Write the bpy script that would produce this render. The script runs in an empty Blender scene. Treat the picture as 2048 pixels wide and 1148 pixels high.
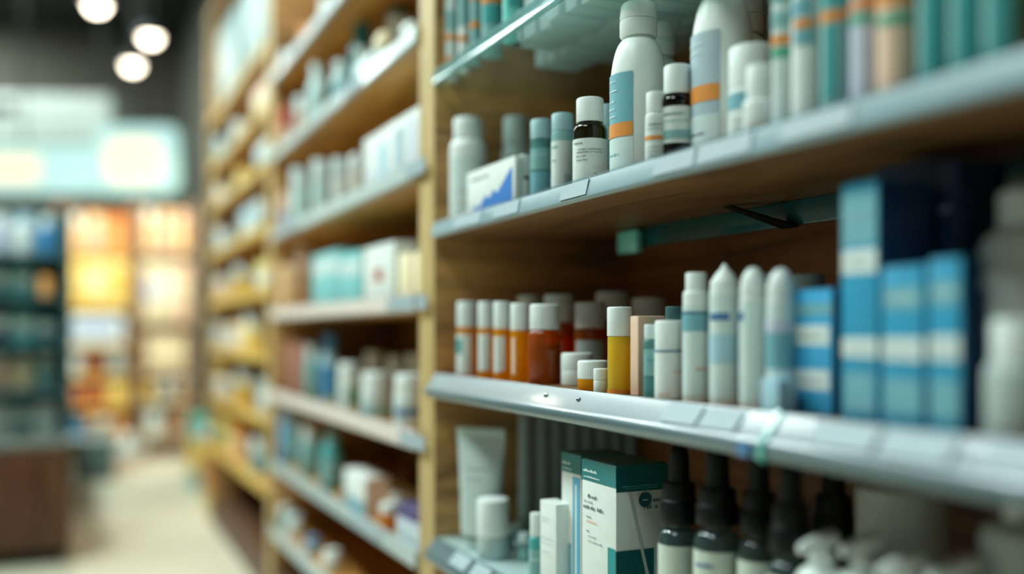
import bpy, bmesh, math, random
from mathutils import Vector, Matrix
random.seed(7)
SC = bpy.context.scene
COL = SC.collection
PI = math.pi
R90 = -PI / 2                      # turns a thing's front (local -Y) to the aisle (world -X)

# ---------------------------------------------------------------- measuring
F = 1991.1                         # focal length in photo pixels (35 mm on 36 mm)
TH = math.atan(884 / F)            # the camera is turned this far from the aisle direction (+Y)
CT, ST = math.cos(TH), math.sin(TH)
CAMZ, HOR = 0.75, 660.0
XF = 0.505                         # front line of the goods on the shelves
def ang(px): return TH + math.atan((px - 1024) / F)
def y_at(px, X): return X / math.tan(ang(px))
def dep(X, Y): return Y * CT + X * ST
def z_at(py, X, Y): return CAMZ + (HOR - py) * dep(X, Y) / F
def cyl(px0, px1, py, zs, d):
    """axis, radius and height of an upright round thing seen between px0 and px1 with its top at py"""
    r, mid = 0.02, (px0 + px1) / 2
    for _ in range(6):
        X = XF + d + r
        Y = y_at(mid, X)
        r = (px1 - px0) * dep(X, Y) / F / 2
    return X, Y, r, z_at(py, X, Y) - zs

# ---------------------------------------------------------------- materials
def lin(c): return tuple((v / 255 / 12.92) if v / 255 <= .04045 else ((v / 255 + .055) / 1.055) ** 2.4 for v in c)
MATS = {}
def mat(name, col, rough=.45, metal=0, var=.08, scale=60, bump=0, trans=0, coat=0, emit=0, sub=0):
    if name in MATS: return MATS[name]
    m = bpy.data.materials.new(name); m.use_nodes = True
    nt = m.node_tree; N = nt.nodes; L = nt.links
    b = N['Principled BSDF']
    c = lin(col)
    tc = N.new('ShaderNodeTexCoord'); no = N.new('ShaderNodeTexNoise')
    no.inputs['Scale'].default_value = scale; no.inputs['Detail'].default_value = 3
    L.new(tc.outputs['Object'], no.inputs['Vector'])
    mx = N.new('ShaderNodeMix'); mx.data_type = 'RGBA'
    mx.inputs['A'].default_value = (*[v * (1 - var) for v in c], 1)
    mx.inputs['B'].default_value = (*[min(1, v * (1 + var)) for v in c], 1)
    L.new(no.outputs['Fac'], mx.inputs['Factor'])
    L.new(mx.outputs['Result'], b.inputs['Base Color'])
    b.inputs['Roughness'].default_value = rough
    b.inputs['Metallic'].default_value = metal
    if coat: b.inputs['Coat Weight'].default_value = coat; b.inputs['Coat Roughness'].default_value = .08
    if bump:
        bp = N.new('ShaderNodeBump'); bp.inputs['Strength'].default_value = bump; bp.inputs['Distance'].default_value = .002
        L.new(no.outputs['Fac'], bp.inputs['Height']); L.new(bp.outputs['Normal'], b.inputs['Normal'])
    if emit:
        for q in ('A', 'B'): mx.inputs[q].default_value = (*[v * .15 for v in c], 1)
        b.inputs['Emission Color'].default_value = (*c, 1); b.inputs['Emission Strength'].default_value = emit
    if trans:
        # thin translucent plastic: light passes into and through the wall
        out = N['Material Output']
        tl = N.new('ShaderNodeBsdfTranslucent'); L.new(mx.outputs['Result'], tl.inputs['Color'])
        ms = N.new('ShaderNodeMixShader'); ms.inputs[0].default_value = trans
        L.new(b.outputs[0], ms.inputs[1]); L.new(tl.outputs[0], ms.inputs[2]); L.new(ms.outputs[0], out.inputs['Surface'])
    MATS[name] = m
    return m

def clear(name, tint, body=.25, rough=.08, bodycol=None, ior=1.35):
    """see-through coloured wall: tinted transparency, some translucent body and a sharp gloss"""
    if name in MATS: return MATS[name]
    m = bpy.data.materials.new(name); m.use_nodes = True
    nt = m.node_tree; N = nt.nodes; L = nt.links
    N.remove(N['Principled BSDF']); out = N['Material Output']
    t = lin(tint); bc = lin(bodycol) if bodycol else t
    tr = N.new('ShaderNodeBsdfTransparent'); tr.inputs['Color'].default_value = (*t, 1)
    no = N.new('ShaderNodeTexNoise'); no.inputs['Scale'].default_value = 40
    mx = N.new('ShaderNodeMix'); mx.data_type = 'RGBA'
    mx.inputs['A'].default_value = (*[v * .9 for v in bc], 1); mx.inputs['B'].default_value = (*bc, 1)
    L.new(no.outputs['Fac'], mx.inputs['Factor'])
    df = N.new('ShaderNodeBsdfDiffuse'); L.new(mx.outputs['Result'], df.inputs['Color'])
    tl = N.new('ShaderNodeBsdfTranslucent'); L.new(mx.outputs['Result'], tl.inputs['Color'])
    m1 = N.new('ShaderNodeMixShader'); m1.inputs[0].default_value = .5
    L.new(df.outputs[0], m1.inputs[1]); L.new(tl.outputs[0], m1.inputs[2])
    m2 = N.new('ShaderNodeMixShader'); m2.inputs[0].default_value = body
    L.new(tr.outputs[0], m2.inputs[1]); L.new(m1.outputs[0], m2.inputs[2])
    gl = N.new('ShaderNodeBsdfGlossy'); gl.inputs['Roughness'].default_value = rough
    fr = N.new('ShaderNodeFresnel'); fr.inputs['IOR'].default_value = ior
    ge = N.new('ShaderNodeNewGeometry'); iv = N.new('ShaderNodeMath'); iv.operation = 'SUBTRACT'; iv.inputs[0].default_value = 1
    L.new(ge.outputs['Backfacing'], iv.inputs[1])
    mu = N.new('ShaderNodeMath'); mu.operation = 'MULTIPLY'; L.new(fr.outputs[0], mu.inputs[0]); L.new(iv.outputs[0], mu.inputs[1])
    m3 = N.new('ShaderNodeMixShader'); L.new(mu.outputs[0], m3.inputs[0])
    L.new(m2.outputs[0], m3.inputs[1]); L.new(gl.outputs[0], m3.inputs[2])
    L.new(m3.outputs[0], out.inputs['Surface'])
    MATS[name] = m
    return m

def wood(name, dark, light, axis='Y', rough=.5, sc=1.0):
    if name in MATS: return MATS[name]
    m = bpy.data.materials.new(name); m.use_nodes = True
    nt = m.node_tree; N = nt.nodes; L = nt.links
    b = N['Principled BSDF']
    tc = N.new('ShaderNodeTexCoord'); mp = N.new('ShaderNodeMapping')
    s = {'X': (1.2, 9, 9), 'Y': (9, 1.2, 9), 'Z': (9, 9, 1.2)}[axis]
    mp.inputs['Scale'].default_value = [v * sc for v in s]
    L.new(tc.outputs['Object'], mp.inputs['Vector'])
    n1 = N.new('ShaderNodeTexNoise'); n1.inputs['Scale'].default_value = 2.2; n1.inputs['Detail'].default_value = 5
    n1.inputs['Distortion'].default_value = 1.4
    n2 = N.new('ShaderNodeTexNoise'); n2.inputs['Scale'].default_value = 16; n2.inputs['Detail'].default_value = 4
    L.new(mp.outputs[0], n1.inputs['Vector']); L.new(mp.outputs[0], n2.inputs['Vector'])
    ad = N.new('ShaderNodeMath'); ad.operation = 'MULTIPLY_ADD'; ad.inputs[1].default_value = .3
    L.new(n2.outputs['Fac'], ad.inputs[0]); L.new(n1.outputs['Fac'], ad.inputs[2])
    cr = N.new('ShaderNodeValToRGB')
    cr.color_ramp.elements[0].position = .42; cr.color_ramp.elements[0].color = (*lin(dark), 1)
    cr.color_ramp.elements[1].position = .80; cr.color_ramp.elements[1].color = (*lin(light), 1)
    L.new(ad.outputs[0], cr.inputs['Fac']); L.new(cr.outputs[0], b.inputs['Base Color'])
    bp = N.new('ShaderNodeBump'); bp.inputs['Strength'].default_value = .15; bp.inputs['Distance'].default_value = .002
    L.new(ad.outputs[0], bp.inputs['Height']); L.new(bp.outputs[0], b.inputs['Normal'])
    b.inputs['Roughness'].default_value = rough
    MATS[name] = m
    return m

def tiles(name):
    m = bpy.data.materials.new(name); m.use_nodes = True
    nt = m.node_tree; N = nt.nodes; L = nt.links; b = N['Principled BSDF']
    tc = N.new('ShaderNodeTexCoord'); br = N.new('ShaderNodeTexBrick')
    br.offset = 0; br.inputs['Scale'].default_value = 1; br.inputs['Brick Width'].default_value = .6; br.inputs['Row Height'].default_value = .6
    br.inputs['Mortar Size'].default_value = .004
    br.inputs['Color1'].default_value = (*lin((214, 208, 184)), 1); br.inputs['Color2'].default_value = (*lin((206, 201, 178)), 1)
    br.inputs['Mortar'].default_value = (*lin((160, 154, 136)), 1)
    L.new(tc.outputs['Object'], br.inputs['Vector']); L.new(br.outputs['Color'], b.inputs['Base Color'])
    b.inputs['Roughness'].default_value = .35
    return m

W = mat('white plastic', (226, 234, 230), .38)
WC = mat('white ribbed cap plastic', (222, 230, 227), .45)
W2 = mat('cool white plastic', (205, 222, 222), .4)
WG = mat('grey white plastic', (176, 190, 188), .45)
WP = mat('white carton board', (222, 228, 224), .55, coat=.1)
PAPER = mat('white label paper', (215, 225, 222), .6)
INK = mat('dark grey ink', (70, 84, 90), .6)
INKB = mat('blue ink', (60, 110, 160), .6)
INKT = mat('teal ink', (80, 165, 165), .6)
INKO = mat('orange ink', (226, 146, 96), .6)
INKW = mat('white ink', (215, 232, 230), .6)
BLUEL = mat('soft blue label', (112, 170, 184), .5)
GREYL = mat('grey blue label', (168, 188, 198), .5)
ORNG = mat('orange band', (222, 142, 62), .5)
GREEN = mat('green band', (80, 170, 140), .5)
TEALC = mat('teal carton board', (24, 120, 124), .45, coat=.2)
TEALD = mat('deep teal carton board', (8, 92, 92), .45, coat=.2)
TEALP = mat('pale teal plastic', (150, 200, 200), .35, trans=.25)
TEALM = mat('mid teal plastic', (70, 160, 162), .35)
TEALK = mat('dark teal plastic', (48, 108, 112), .4)
CAPB = mat('pale blue cap plastic', (160, 196, 202), .42)
BLUE = mat('blue carton board', (40, 150, 190), .42, coat=.25)
BLUE2 = mat('bright blue carton board', (60, 165, 215), .42, coat=.25)
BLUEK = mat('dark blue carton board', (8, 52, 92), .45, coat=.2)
NAVY = mat('navy carton board', (10, 36, 66), .45, coat=.2)
BLK = mat('black rubber', (7, 7, 10), .5)
BLK2 = mat('black ribbed plastic', (9, 9, 13), .4)
for _m in (BLK, BLK2): _m.node_tree.nodes['Principled BSDF'].inputs['Specular IOR Level'].default_value = .3
PINK = mat('peach carton board', (232, 196, 172), .55)
CREAM = mat('cream carton board', (236, 224, 186), .55)
YEL = mat('golden yellow plastic', (236, 196, 92), .45)
YEL2 = mat('soft yellow wrapper', (240, 214, 130), .5)
PEACH = mat('peach plastic', (246, 208, 160), .45)
ORP = mat('orange plastic', (226, 132, 40), .4)
RED = mat('dull red plastic', (176, 66, 56), .45)
BROWN = mat('brown plastic', (110, 62, 36), .4)
PURP = mat('dark violet carton board', (66, 56, 110), .5)
PLUM = mat('plum carton board', (110, 44, 70), .5)
LILAC = mat('pale lilac carton board', (196, 202, 222), .5)
BLUP = mat('mid blue plastic', (70, 140, 190), .4)
PBLUE = mat('pale blue plastic', (166, 204, 220), .4)
TAN = mat('tan cardboard', (190, 150, 110), .6)
AMBER = clear('amber plastic', (255, 206, 80), .72, .1, (255, 184, 28))
AMBERD = clear('deep amber glass', (248, 156, 36), .45, .05, (214, 118, 14), 1.45)
GOLD = mat('golden oil filling', (246, 220, 60), .3, trans=.5)
PILL = mat('amber capsule filling', (246, 160, 30), .35, trans=.5)
OLIVE = clear('dark olive glass', (130, 118, 40), .3, .05, (66, 60, 18), 1.45)
PLUMG = clear('dark plum glass', (40, 22, 34), .5, .05, (26, 12, 22), 1.5)
GLASS = clear('smoky clear glass', (190, 208, 206), .22, .04, (120, 150, 150), 1.5)
SERUM = mat('dark serum filling', (88, 110, 110), .3)
TGLASS = clear('pale teal clear plastic', (190, 226, 226), .35, .1, (150, 205, 205))
SHGLASS = clear('shelf glass', (248, 254, 253), .04, .05, (190, 225, 222), 1.2)
EDGEG = clear('clear aqua edge', (225, 246, 244), .45, .08, (170, 214, 214), 1.35)
RAILM = mat('grey aqua rail metal', (86, 108, 114), .28, coat=.3)
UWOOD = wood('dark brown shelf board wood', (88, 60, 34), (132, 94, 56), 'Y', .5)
CLIPG = clear('clear rail plastic', (228, 240, 242), .16, .12, (160, 190, 196), 1.3)
TRAIL = mat('teal glass rail', (14, 72, 76), .18, coat=.4)
RAIL = mat('pale aqua rail plastic', (126, 152, 162), .3, coat=.3)
FLAT = mat('milky tray plastic', (214, 228, 228), .45, trans=.5)
RAILF = mat('grey rail plastic', (176, 190, 190), .35, coat=.2)
RAILP = mat('pinkish white rail plastic', (216, 204, 196), .4)
TICK = mat('price ticket paper', (158, 174, 182), .5)
STEEL = mat('dark steel', (48, 50, 48), .35, .8)
CHROME = mat('bright steel', (190, 196, 196), .2, 1)
LAM = mat('pale aqua laminate', (176, 200, 196), .3)
GREEN2 = mat('leaf green label', (70, 140, 80), .5)
PWOOD = wood('oak side panel wood', (108, 72, 36), (210, 160, 96), 'X', .5, .9)
EWOOD = wood('pale oak edge wood', (176, 146, 92), (206, 178, 122), 'Z', .5)
BWOOD = wood('brown back panel wood', (104, 60, 26), (164, 104, 54), 'Y', .55)
SWOOD = wood('golden shelf board wood', (142, 92, 34), (190, 138, 62), 'Y', .5)
YWOOD = wood('yellow shelf edge wood', (196, 156, 70), (224, 186, 98), 'Y', .5)
DWOOD = wood('dark cabinet wood', (52, 28, 14), (96, 58, 28), 'Z', .5)

# ---------------------------------------------------------------- mesh builder
class MB:
    def __init__(s): s.v = []; s.f = []
    def add(s, vs, fs):
        b = len(s.v); s.v += [tuple(v) for v in vs]; s.f += [tuple(b + i for i in f) for f in fs]; return s
    def loft(s, rings):
        """rings: lists of equally many points; ends closed with fans"""
        n = len(rings[0]); vs = [p for r in rings for p in r]; fs = []
        for k in range(len(rings) - 1):
            for i in range(n):
                j = (i + 1) % n
                fs.append((k * n + i, k * n + j, (k + 1) * n + j, (k + 1) * n + i))
        fs.append(tuple(range(n - 1, -1, -1))); fs.append(tuple((len(rings) - 1) * n + i for i in range(n)))
        return s.add(vs, fs)
    def lathe(s, prof, n=32, sy=1.0, ribs=0, x=0, y=0, rd=.03):
        rings = []
        for k, (r, z) in enumerate(prof):
            r = max(r, 1e-5)
            ring = []
            for i in range(n):
                a = 2 * PI * i / n
                q = r * (1 - rd * (i % 2)) if (ribs and 0 < k < len(prof) - 2) else r
                ring.append((x + q * math.cos(a), y + q * sy * math.sin(a), z))
            rings.append(ring)
        return s.loft(rings)
    def box(s, x0, x1, y0, y1, z0, z1, bev=0, seg=2):
        if bev <= 0:
            return s.add([(x0, y0, z0), (x1, y0, z0), (x1, y1, z0), (x0, y1, z0), (x0, y0, z1), (x1, y0, z1), (x1, y1, z1), (x0, y1, z1)],
                         [(3, 2, 1, 0), (4, 5, 6, 7), (0, 1, 5, 4), (1, 2, 6, 5), (2, 3, 7, 6), (3, 0, 4, 7)])
        bm = bmesh.new(); bmesh.ops.create_cube(bm, size=1)
        for v in bm.verts: v.co = ((x0 + x1) / 2 + v.co.x * (x1 - x0), (y0 + y1) / 2 + v.co.y * (y1 - y0), (z0 + z1) / 2 + v.co.z * (z1 - z0))
        bmesh.ops.bevel(bm, geom=list(bm.edges), offset=bev, segments=seg, affect='EDGES', profile=.5)
        bm.verts.index_update()
        s.add([v.co[:] for v in bm.verts], [[v.index for v in f.verts] for f in bm.faces]); bm.free(); return s
    def patch(s, P, u0, u1, z0, z1, nu=12):
        vs = [P(u0 + (u1 - u0) * i / nu, z) for z in (z0, z1) for i in range(nu + 1)]
        return s.add(vs, [(i, i + 1, nu + 2 + i, nu + 1 + i) for i in range(nu)])
    def strokes(s, P, u0, u1, z, h, seed=1):
        """a line of small letter-like marks too small to read"""
        rg = random.Random(seed); u = u0
        while u < u1:
            w = h * rg.uniform(.35, .6); hh = h * rg.choice((.6, .65, .7, 1))
            e = min(u + w, u1)
            if rg.random() < .88: s.patch(P, u, e, z, z + hh, 2)
            u = e + h * .16
        return s
    def prism(s, prof, y0, y1, taper=0):
        """profile in X-Z run along Y"""
        n = len(prof); cx = sum(p[0] for p in prof) / n; cz = sum(p[1] for p in prof) / n
        rings = []
        sts = [(y0, 1)] + ([(y1 - taper, 1), (y1 - taper * .3, .8), (y1, .45)] if taper else [(y1, 1)])
        for yy, k in sts: rings.append([(cx + (p[0] - cx) * k, yy, cz + (p[1] - cz) * k) for p in prof])
        return s.loft(rings)
    def bar(s, a, b, r, n=10):
        a, b = Vector(a), Vector(b); d = (b - a).normalized()
        u = d.orthogonal().normalized(); w = d.cross(u)
        return s.loft([[p + u * (r * math.cos(2 * PI * i / n)) + w * (r * math.sin(2 * PI * i / n)) for i in range(n)] for p in (a, b)])
    def build(s, name, m, parent=None, loc=None, rz=0, sharp=40, flat=False):
        me = bpy.data.meshes.new(name); me.from_pydata(s.v, [], s.f); me.validate()
        bm = bmesh.new(); bm.from_mesh(me); bmesh.ops.recalc_face_normals(bm, faces=bm.faces); bm.to_mesh(me); bm.free()
        if not flat:
            me.shade_smooth(); me.set_sharp_from_angle(angle=math.radians(sharp))
        me.materials.append(m)
        o = bpy.data.objects.new(name, me); COL.objects.link(o)
        if parent: o.parent = parent
        if loc: o.location = loc
        if rz: o.rotation_euler.z = rz
        return o

def tag(o, label, cat, group=None, kind=None):
    o['label'] = label; o['category'] = cat
    if group: o['group'] = group
    if kind: o['kind'] = kind
    return o
LABELS = {}
def thing(name, label, cat, loc, rz=0, group=None):
    o = bpy.data.objects.new(name, None); COL.objects.link(o); o.empty_display_size = .02
    o.location = loc; o.rotation_euler.z = rz
    return tag(o, label, cat, group)
def copy_tree(o, parent=None):
    c = o.copy(); COL.objects.link(c); c.parent = parent
    for ch in list(o.children): copy_tree(ch, c)
    return c
def struct(name, mb, m, **k):
    o = mb.build(name, m, **k); o['kind'] = 'structure'; return o

# ---------------------------------------------------------------- builders of goods
def shoulder(R, Hb, rn, sh, rb=.12, neck=.0, n=6):
    p = [(0, 0), (R * (1 - rb), 0), (R * (1 - rb * .3), R * rb * .3), (R, R * rb), (R, Hb - sh - neck)]
    for i in range(1, n + 1):
        a = i / n * PI / 2
        p.append((rn + (R - rn) * math.cos(a), Hb - sh - neck + sh * math.sin(a)))
    if neck: p.append((rn, Hb))
    p.append((0, Hb))
    return p
def capprof(r, z0, z1, c=.12, dome=0):
    c *= r
    p = [(0, z0), (r, z0), (r, z0 + .15 * (z1 - z0)), (r, z1 - c), (r - c * .4, z1 - c * .25), (r - c, z1)]
    if dome: p = [(0, z0), (r, z0)] + [(r * math.cos(a), z0 + (z1 - z0) * ((1 - dome) + dome * math.sin(a))) for a in [i * PI / 12 for i in range(0, 6)]]
    return p + [(0, z1)]
def PC(R, sy=1.0): return lambda u, z: (R * math.sin(u / R), -R * sy * math.cos(u / R), z)

def labelled(t, R, H, lab, sy=1.0, seg=16):
    """lab: dict z0,z1 (share of H), a (half angle, deg), c (centre angle), m, bands [(z0,z1,m)], text [(u0,u1,z,h,m)] with u in half angles"""
    for q in (lab if isinstance(lab, list) else [lab]):
        P = PC(R + .0004, sy); a = math.radians(q.get('a', 70)) * R; c = math.radians(q.get('c', 0)) * R
        o = MB().patch(P, c - a, c + a, q['z0'] * H, q['z1'] * H, seg).build('label', q.get('m', PAPER), t)
        P2 = PC(R + .0008, sy)
        for (z0, z1, m, *ex) in q.get('bands', []):
            u0, u1 = (ex if ex else (-1, 1))
            MB().patch(P2, c + a * u0, c + a * u1, z0 * H, z1 * H, seg).build('colour_band', m, o)
        by = {}
        for i, (u0, u1, z, h, m) in enumerate(q.get('text', [])):
            by.setdefault(m.name, (MB(), m))[0].strokes(PC(R + .0010, sy), c + a * u0, c + a * u1, z * H, h * H, i + int(R * 1e5))
        for mbx, m in by.values(): mbx.build('lettering', m, o)

def bottle(nm, label, cat, p, hc=.3, rc=.8, rn=None, sh=.12, mb=W, mc=WC, lab=None, ribs=1, rz=None, group=None, seg=36, fill=None, sy=1.0, neck=.0, dome=0, rb=.12, zs=0, ring=False):
    X, Y, R, H = p
    if rz is None: rz = -math.atan2(X, Y)
    t = thing(nm, label, cat, (X, Y, zs), rz, group)
    Hb = H * (1 - hc); rn = (rc * .86 if rn is None else rn) * R
    MB().lathe(shoulder(R, Hb + (.0 if not neck else 0), rn, sh * H, rb, neck * H), seg, sy).build('body', mb, t)
    c = MB().lathe(capprof(rc * R, Hb + .0003, H, .12, dome), seg * (2 if ribs else 1), sy if sy < 1 and rc > .9 else 1.0, ribs).build('cap', mc, t)
    if ring: MB().lathe([(0, Hb - .02 * H), (rc * R * 1.04, Hb - .02 * H), (rc * R * 1.04, Hb), (0, Hb)], seg).build('neck_ring', ring if ring is not True else mb, t)
    if fill: MB().lathe([(0, .02 * H), (R * .9, .02 * H), (R * .92, .06 * H), (R * .92, fill[1] * H), (0, fill[1] * H)], seg).build('contents', fill[0], t)
    if lab: labelled(t, R, H, lab, sy)
    return t

SB2 = set()
def carton(nm, label, cat, px0, px1, py, zs, d, depth, m=WP, panels=(), text=(), group=None, bev=.0012, flap=None, at=None, hfix=None, rz=R90, gap=.0):
    """box with its front along the shelf edge, between px0 and px1 there; panels (face, u0, u1, v0, v1, mat) in shares, face f or s"""
    if at: (X, Y, w, H) = at
    else:
        Xf = XF + d; Yf, Yn = y_at(px0, Xf), y_at(px1, Xf)
        Yf = min(Yf, 2.712) if zs in SB2 else Yf
        w = Yf - Yn - gap; Y = (Yf + Yn) / 2; X = Xf + depth / 2
        H = hfix or z_at(py, Xf, Y) - zs
    t = thing(nm, label, cat, (X, Y, zs), rz, group)
    b = MB().box(-w / 2, w / 2, -depth / 2, depth / 2, 0, H, bev).build('body', m, t)
    if flap: MB().box(-w / 2 + .001, w / 2 - .001, -depth / 2 + .001, depth / 2 - .001, H, H + .0012, .0004).build('lid_flap', flap, t)
    PF = lambda k: (lambda u, z: ((u - .5) * w, -depth / 2 - .0003 * k, z * H))
    PS = lambda k: (lambda u, z: (w / 2 + .0003 * k, (u - .5) * depth, z * H))
    for q in panels:
        face, u0, u1, v0, v1, mm = q[:6]; k = q[6] if len(q) > 6 else 1; nmq = q[7] if len(q) > 7 else 'printed_panel'
        MB().patch((PF if face == 'f' else PS)(k), u0, u1, v0, v1, 1).build(nmq, mm, t, flat=True)
    by = {}
    for i, (face, u0, u1, v, h, mm) in enumerate(text):
        ww = w if face == 'f' else depth
        by.setdefault(mm.name, (MB(), mm))[0].strokes((lambda u, z, PP=(PF if face == 'f' else PS)(3), ww=ww: PP(u / ww, z / H)), u0 * ww, u1 * ww, v * H, h * H, i + 3)
    for mbx, mm in by.values(): mbx.build('lettering', mm, t, flat=True)
    return t

def squeeze_tube(nm, label, cat, p, zs, m=W, mc=WC, hcap=.12, flare=1.2, lab=None, rz=None, group=None, capR=.8, text=()):
    X, Y, R, H = p
    t = thing(nm, label, cat, (X, Y, zs), -math.atan2(X, Y) if rz is None else rz, group)
    MB().lathe(capprof(R * capR, 0, H * hcap), 32).build('cap', mc, t)
    rings = []; n = 32
    for k in range(13):
        f = k / 12; rx = R * (1 + (flare - 1) * f); ry = max(R * (1 - f) ** .8, .0012); z = H * hcap + (H * .93 - H * hcap) * f
        if k == 0: rings.append([(R * .7 * math.cos(2 * PI * i / n), R * .7 * math.sin(2 * PI * i / n), z - .0003) for i in range(n)])
        rings.append([(rx * math.cos(2 * PI * i / n), ry * math.sin(2 * PI * i / n), z) for i in range(n)])
    MB().loft(rings).build('body', m, t)
    MB().box(-R * flare, R * flare, -.0012, .0012, H * .93, H, .0004).build('crimp', m, t)
    if text:
        mb = MB()
        P = lambda u, z: (u, -(max(R * (1 - (z - H * hcap) / (H * .93 - H * hcap)) ** .8, .0012) * math.sqrt(max(0, 1 - (u / (R * 1.05)) ** 2)) + .0006), z)
        for i, (u0, u1, v, h) in enumerate(text): mb.strokes(P, u0 * R, u1 * R, v * H, h * H, i)
        mb.build('lettering', INK, t)
    return t

def dropper(nm, label, cat, p, zs, lab, yc, yg, rc=.9, group=None):
    """p: body axis, radius, whole height; yc, yg: heights (share) where collar and bulb start"""
    X, Y, R, H = p
    t = thing(nm, label, cat, (X, Y, zs), -math.atan2(X, Y), group)
    Hb = H * yc
    MB().lathe(shoulder(R, Hb, R * .5, R * .75, .15, .004), 40).build('body', GLASS, t)
    MB().lathe([(0, .003), (R * .9, .003), (R * .93, .008), (R * .93, Hb * .74), (0, Hb * .74)], 36).build('contents', SERUM, t)
    cr = R * rc
    MB().lathe([(0, Hb + .0003), (cr * .98, Hb + .0003), (cr, Hb + .002), (cr, Hb + (yg * H - Hb) * .56), (cr * .97, Hb + (yg * H - Hb) * .58), (cr * .88, Hb + (yg * H - Hb) * .60), (cr * .87, Hb + (yg * H - Hb) * .94), (cr * .82, yg * H), (0, yg * H)], 64, 1, 1, rd=.035).build('collar', BLK2, t)
    br = cr * .56; zb = yg * H + .0003; hb = H - zb
    MB().lathe([(0, zb), (br * 1.06, zb), (br * 1.04, zb + hb * .08), (br * 1.0, zb + hb * .16), (br * .98, zb + hb * .5), (br * .92, zb + hb * .76), (br * .74, zb + hb * .92), (br * .42, zb + hb * .985), (0, zb + hb)], 32).build('rubber_bulb', BLK, t)
    MB().bar((0, 0, .02), (0, 0, Hb), .003).build('pipette', GLASS, t)
    labelled(t, R, H, lab)
    return t

def pump(nm, label, cat, p, zs, group=None, m=W, rz=R90, hb=.85):
    X, Y, R, H = p
    t = thing(nm, label, cat, (X, Y, zs), rz, group)
    Hb = H * hb
    MB().lathe(shoulder(R, Hb, R * .42, R * .7, .15, .003), 40).build('body', m, t)
    MB().lathe([(0, Hb + .0003), (R * .5, Hb + .0003), (R * .48, Hb + (H - Hb) * .25), (R * .34, Hb + (H - Hb) * .36), (R * .26, Hb + (H - Hb) * .42), (R * .24, H * .95), (0, H * .95)], 40).build('collar', WC, t)
    hd = MB(); rings = []
    for k in range(9):       # swept spout: deep over the stem, thin at the tip
        f = k / 8; y = R * .5 - R * 1.55 * f; w = R * (.40 - .24 * f); h = H * (.045 - .02 * f); z = H * .965 - H * .035 * f * f
        rings.append([(w * math.cos(a), y, z + h * math.sin(a)) for a in [2 * PI * i / 14 for i in range(14)]])
    hd.loft(rings).build('pump_head', WC, t)
    return t

def lotion(nm, label, cat, p, zs, labs, rz=R90, flip=True, group=None, sy=1.0, mb=W, hb=.70):
    """tall bottle with long domed shoulder and a broad flip cap"""
    X, Y, R, H = p
    t = thing(nm, label, cat, (X, Y, zs), rz, group)
    Hs = H * .5; Hb = H * .80
    prof = [(0, 0), (R * .9, 0), (R * .98, R * .05), (R, R * .14), (R, Hs)]
    for i in range(1, 11):
        a = i / 10 * PI / 2; prof.append((R * .5 + R * .5 * math.cos(a) ** 1.0, Hs + (Hb - Hs) * math.sin(a)))
    prof += [(R * .5, Hb + .002), (0, Hb + .002)]
    MB().lathe(prof, 48, sy).build('body', mb, t)
    c0 = Hb + .0023
    MB().lathe([(0, c0), (R * .62, c0), (R * .66, c0 + .002), (R * .66, H * .90), (R * .63, H * .905), (0, H * .905)], 48).build('cap', WC, t)
    MB().lathe([(0, H * .905 + .0003), (R * .64, H * .905 + .0003), (R * .66, H * .92), (R * .62, H * .985), (R * .54, H), (0, H)], 48).build('flip_lid', WC, t)
    labelled(t, R, H, labs, sy)
    return t

# ---------------------------------------------------------------- the room
XB, XW = 0.83, 0.875
YN, YFAR = -2.2, 9.0
CEIL = 3.2
struct('floor', MB().box(-4, XW, YN, YFAR, -.1, 0), tiles('cream floor tiles'))
struct('ceiling', MB().box(-4, XW, YN, YFAR, CEIL, CEIL + .1), mat('black painted ceiling', (22, 28, 28), .8))
struct('wall_right', MB().box(XW, XW + .1, YN, YFAR, 0, CEIL), mat('warm grey wall paint', (120, 116, 106), .8))
struct('wall_left', MB().box(-4.1, -4, YN, YFAR, 0, CEIL), mat('grey wall paint left', (150, 150, 144), .8))
WALLD = mat('taupe wall paint', (104, 98, 88), .8)
struct('wall_back', MB().box(-4, XW, YFAR, YFAR + .1, 0, CEIL), WALLD)
struct('wall_front', MB().box(-4, XW, YN - .1, YN, 0, CEIL), mat('grey wall paint front', (150, 150, 144), .8))
struct('baseboard_back', MB().box(-4, XW, YFAR - .015, YFAR, 0, .1, .003), DWOOD)

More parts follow.
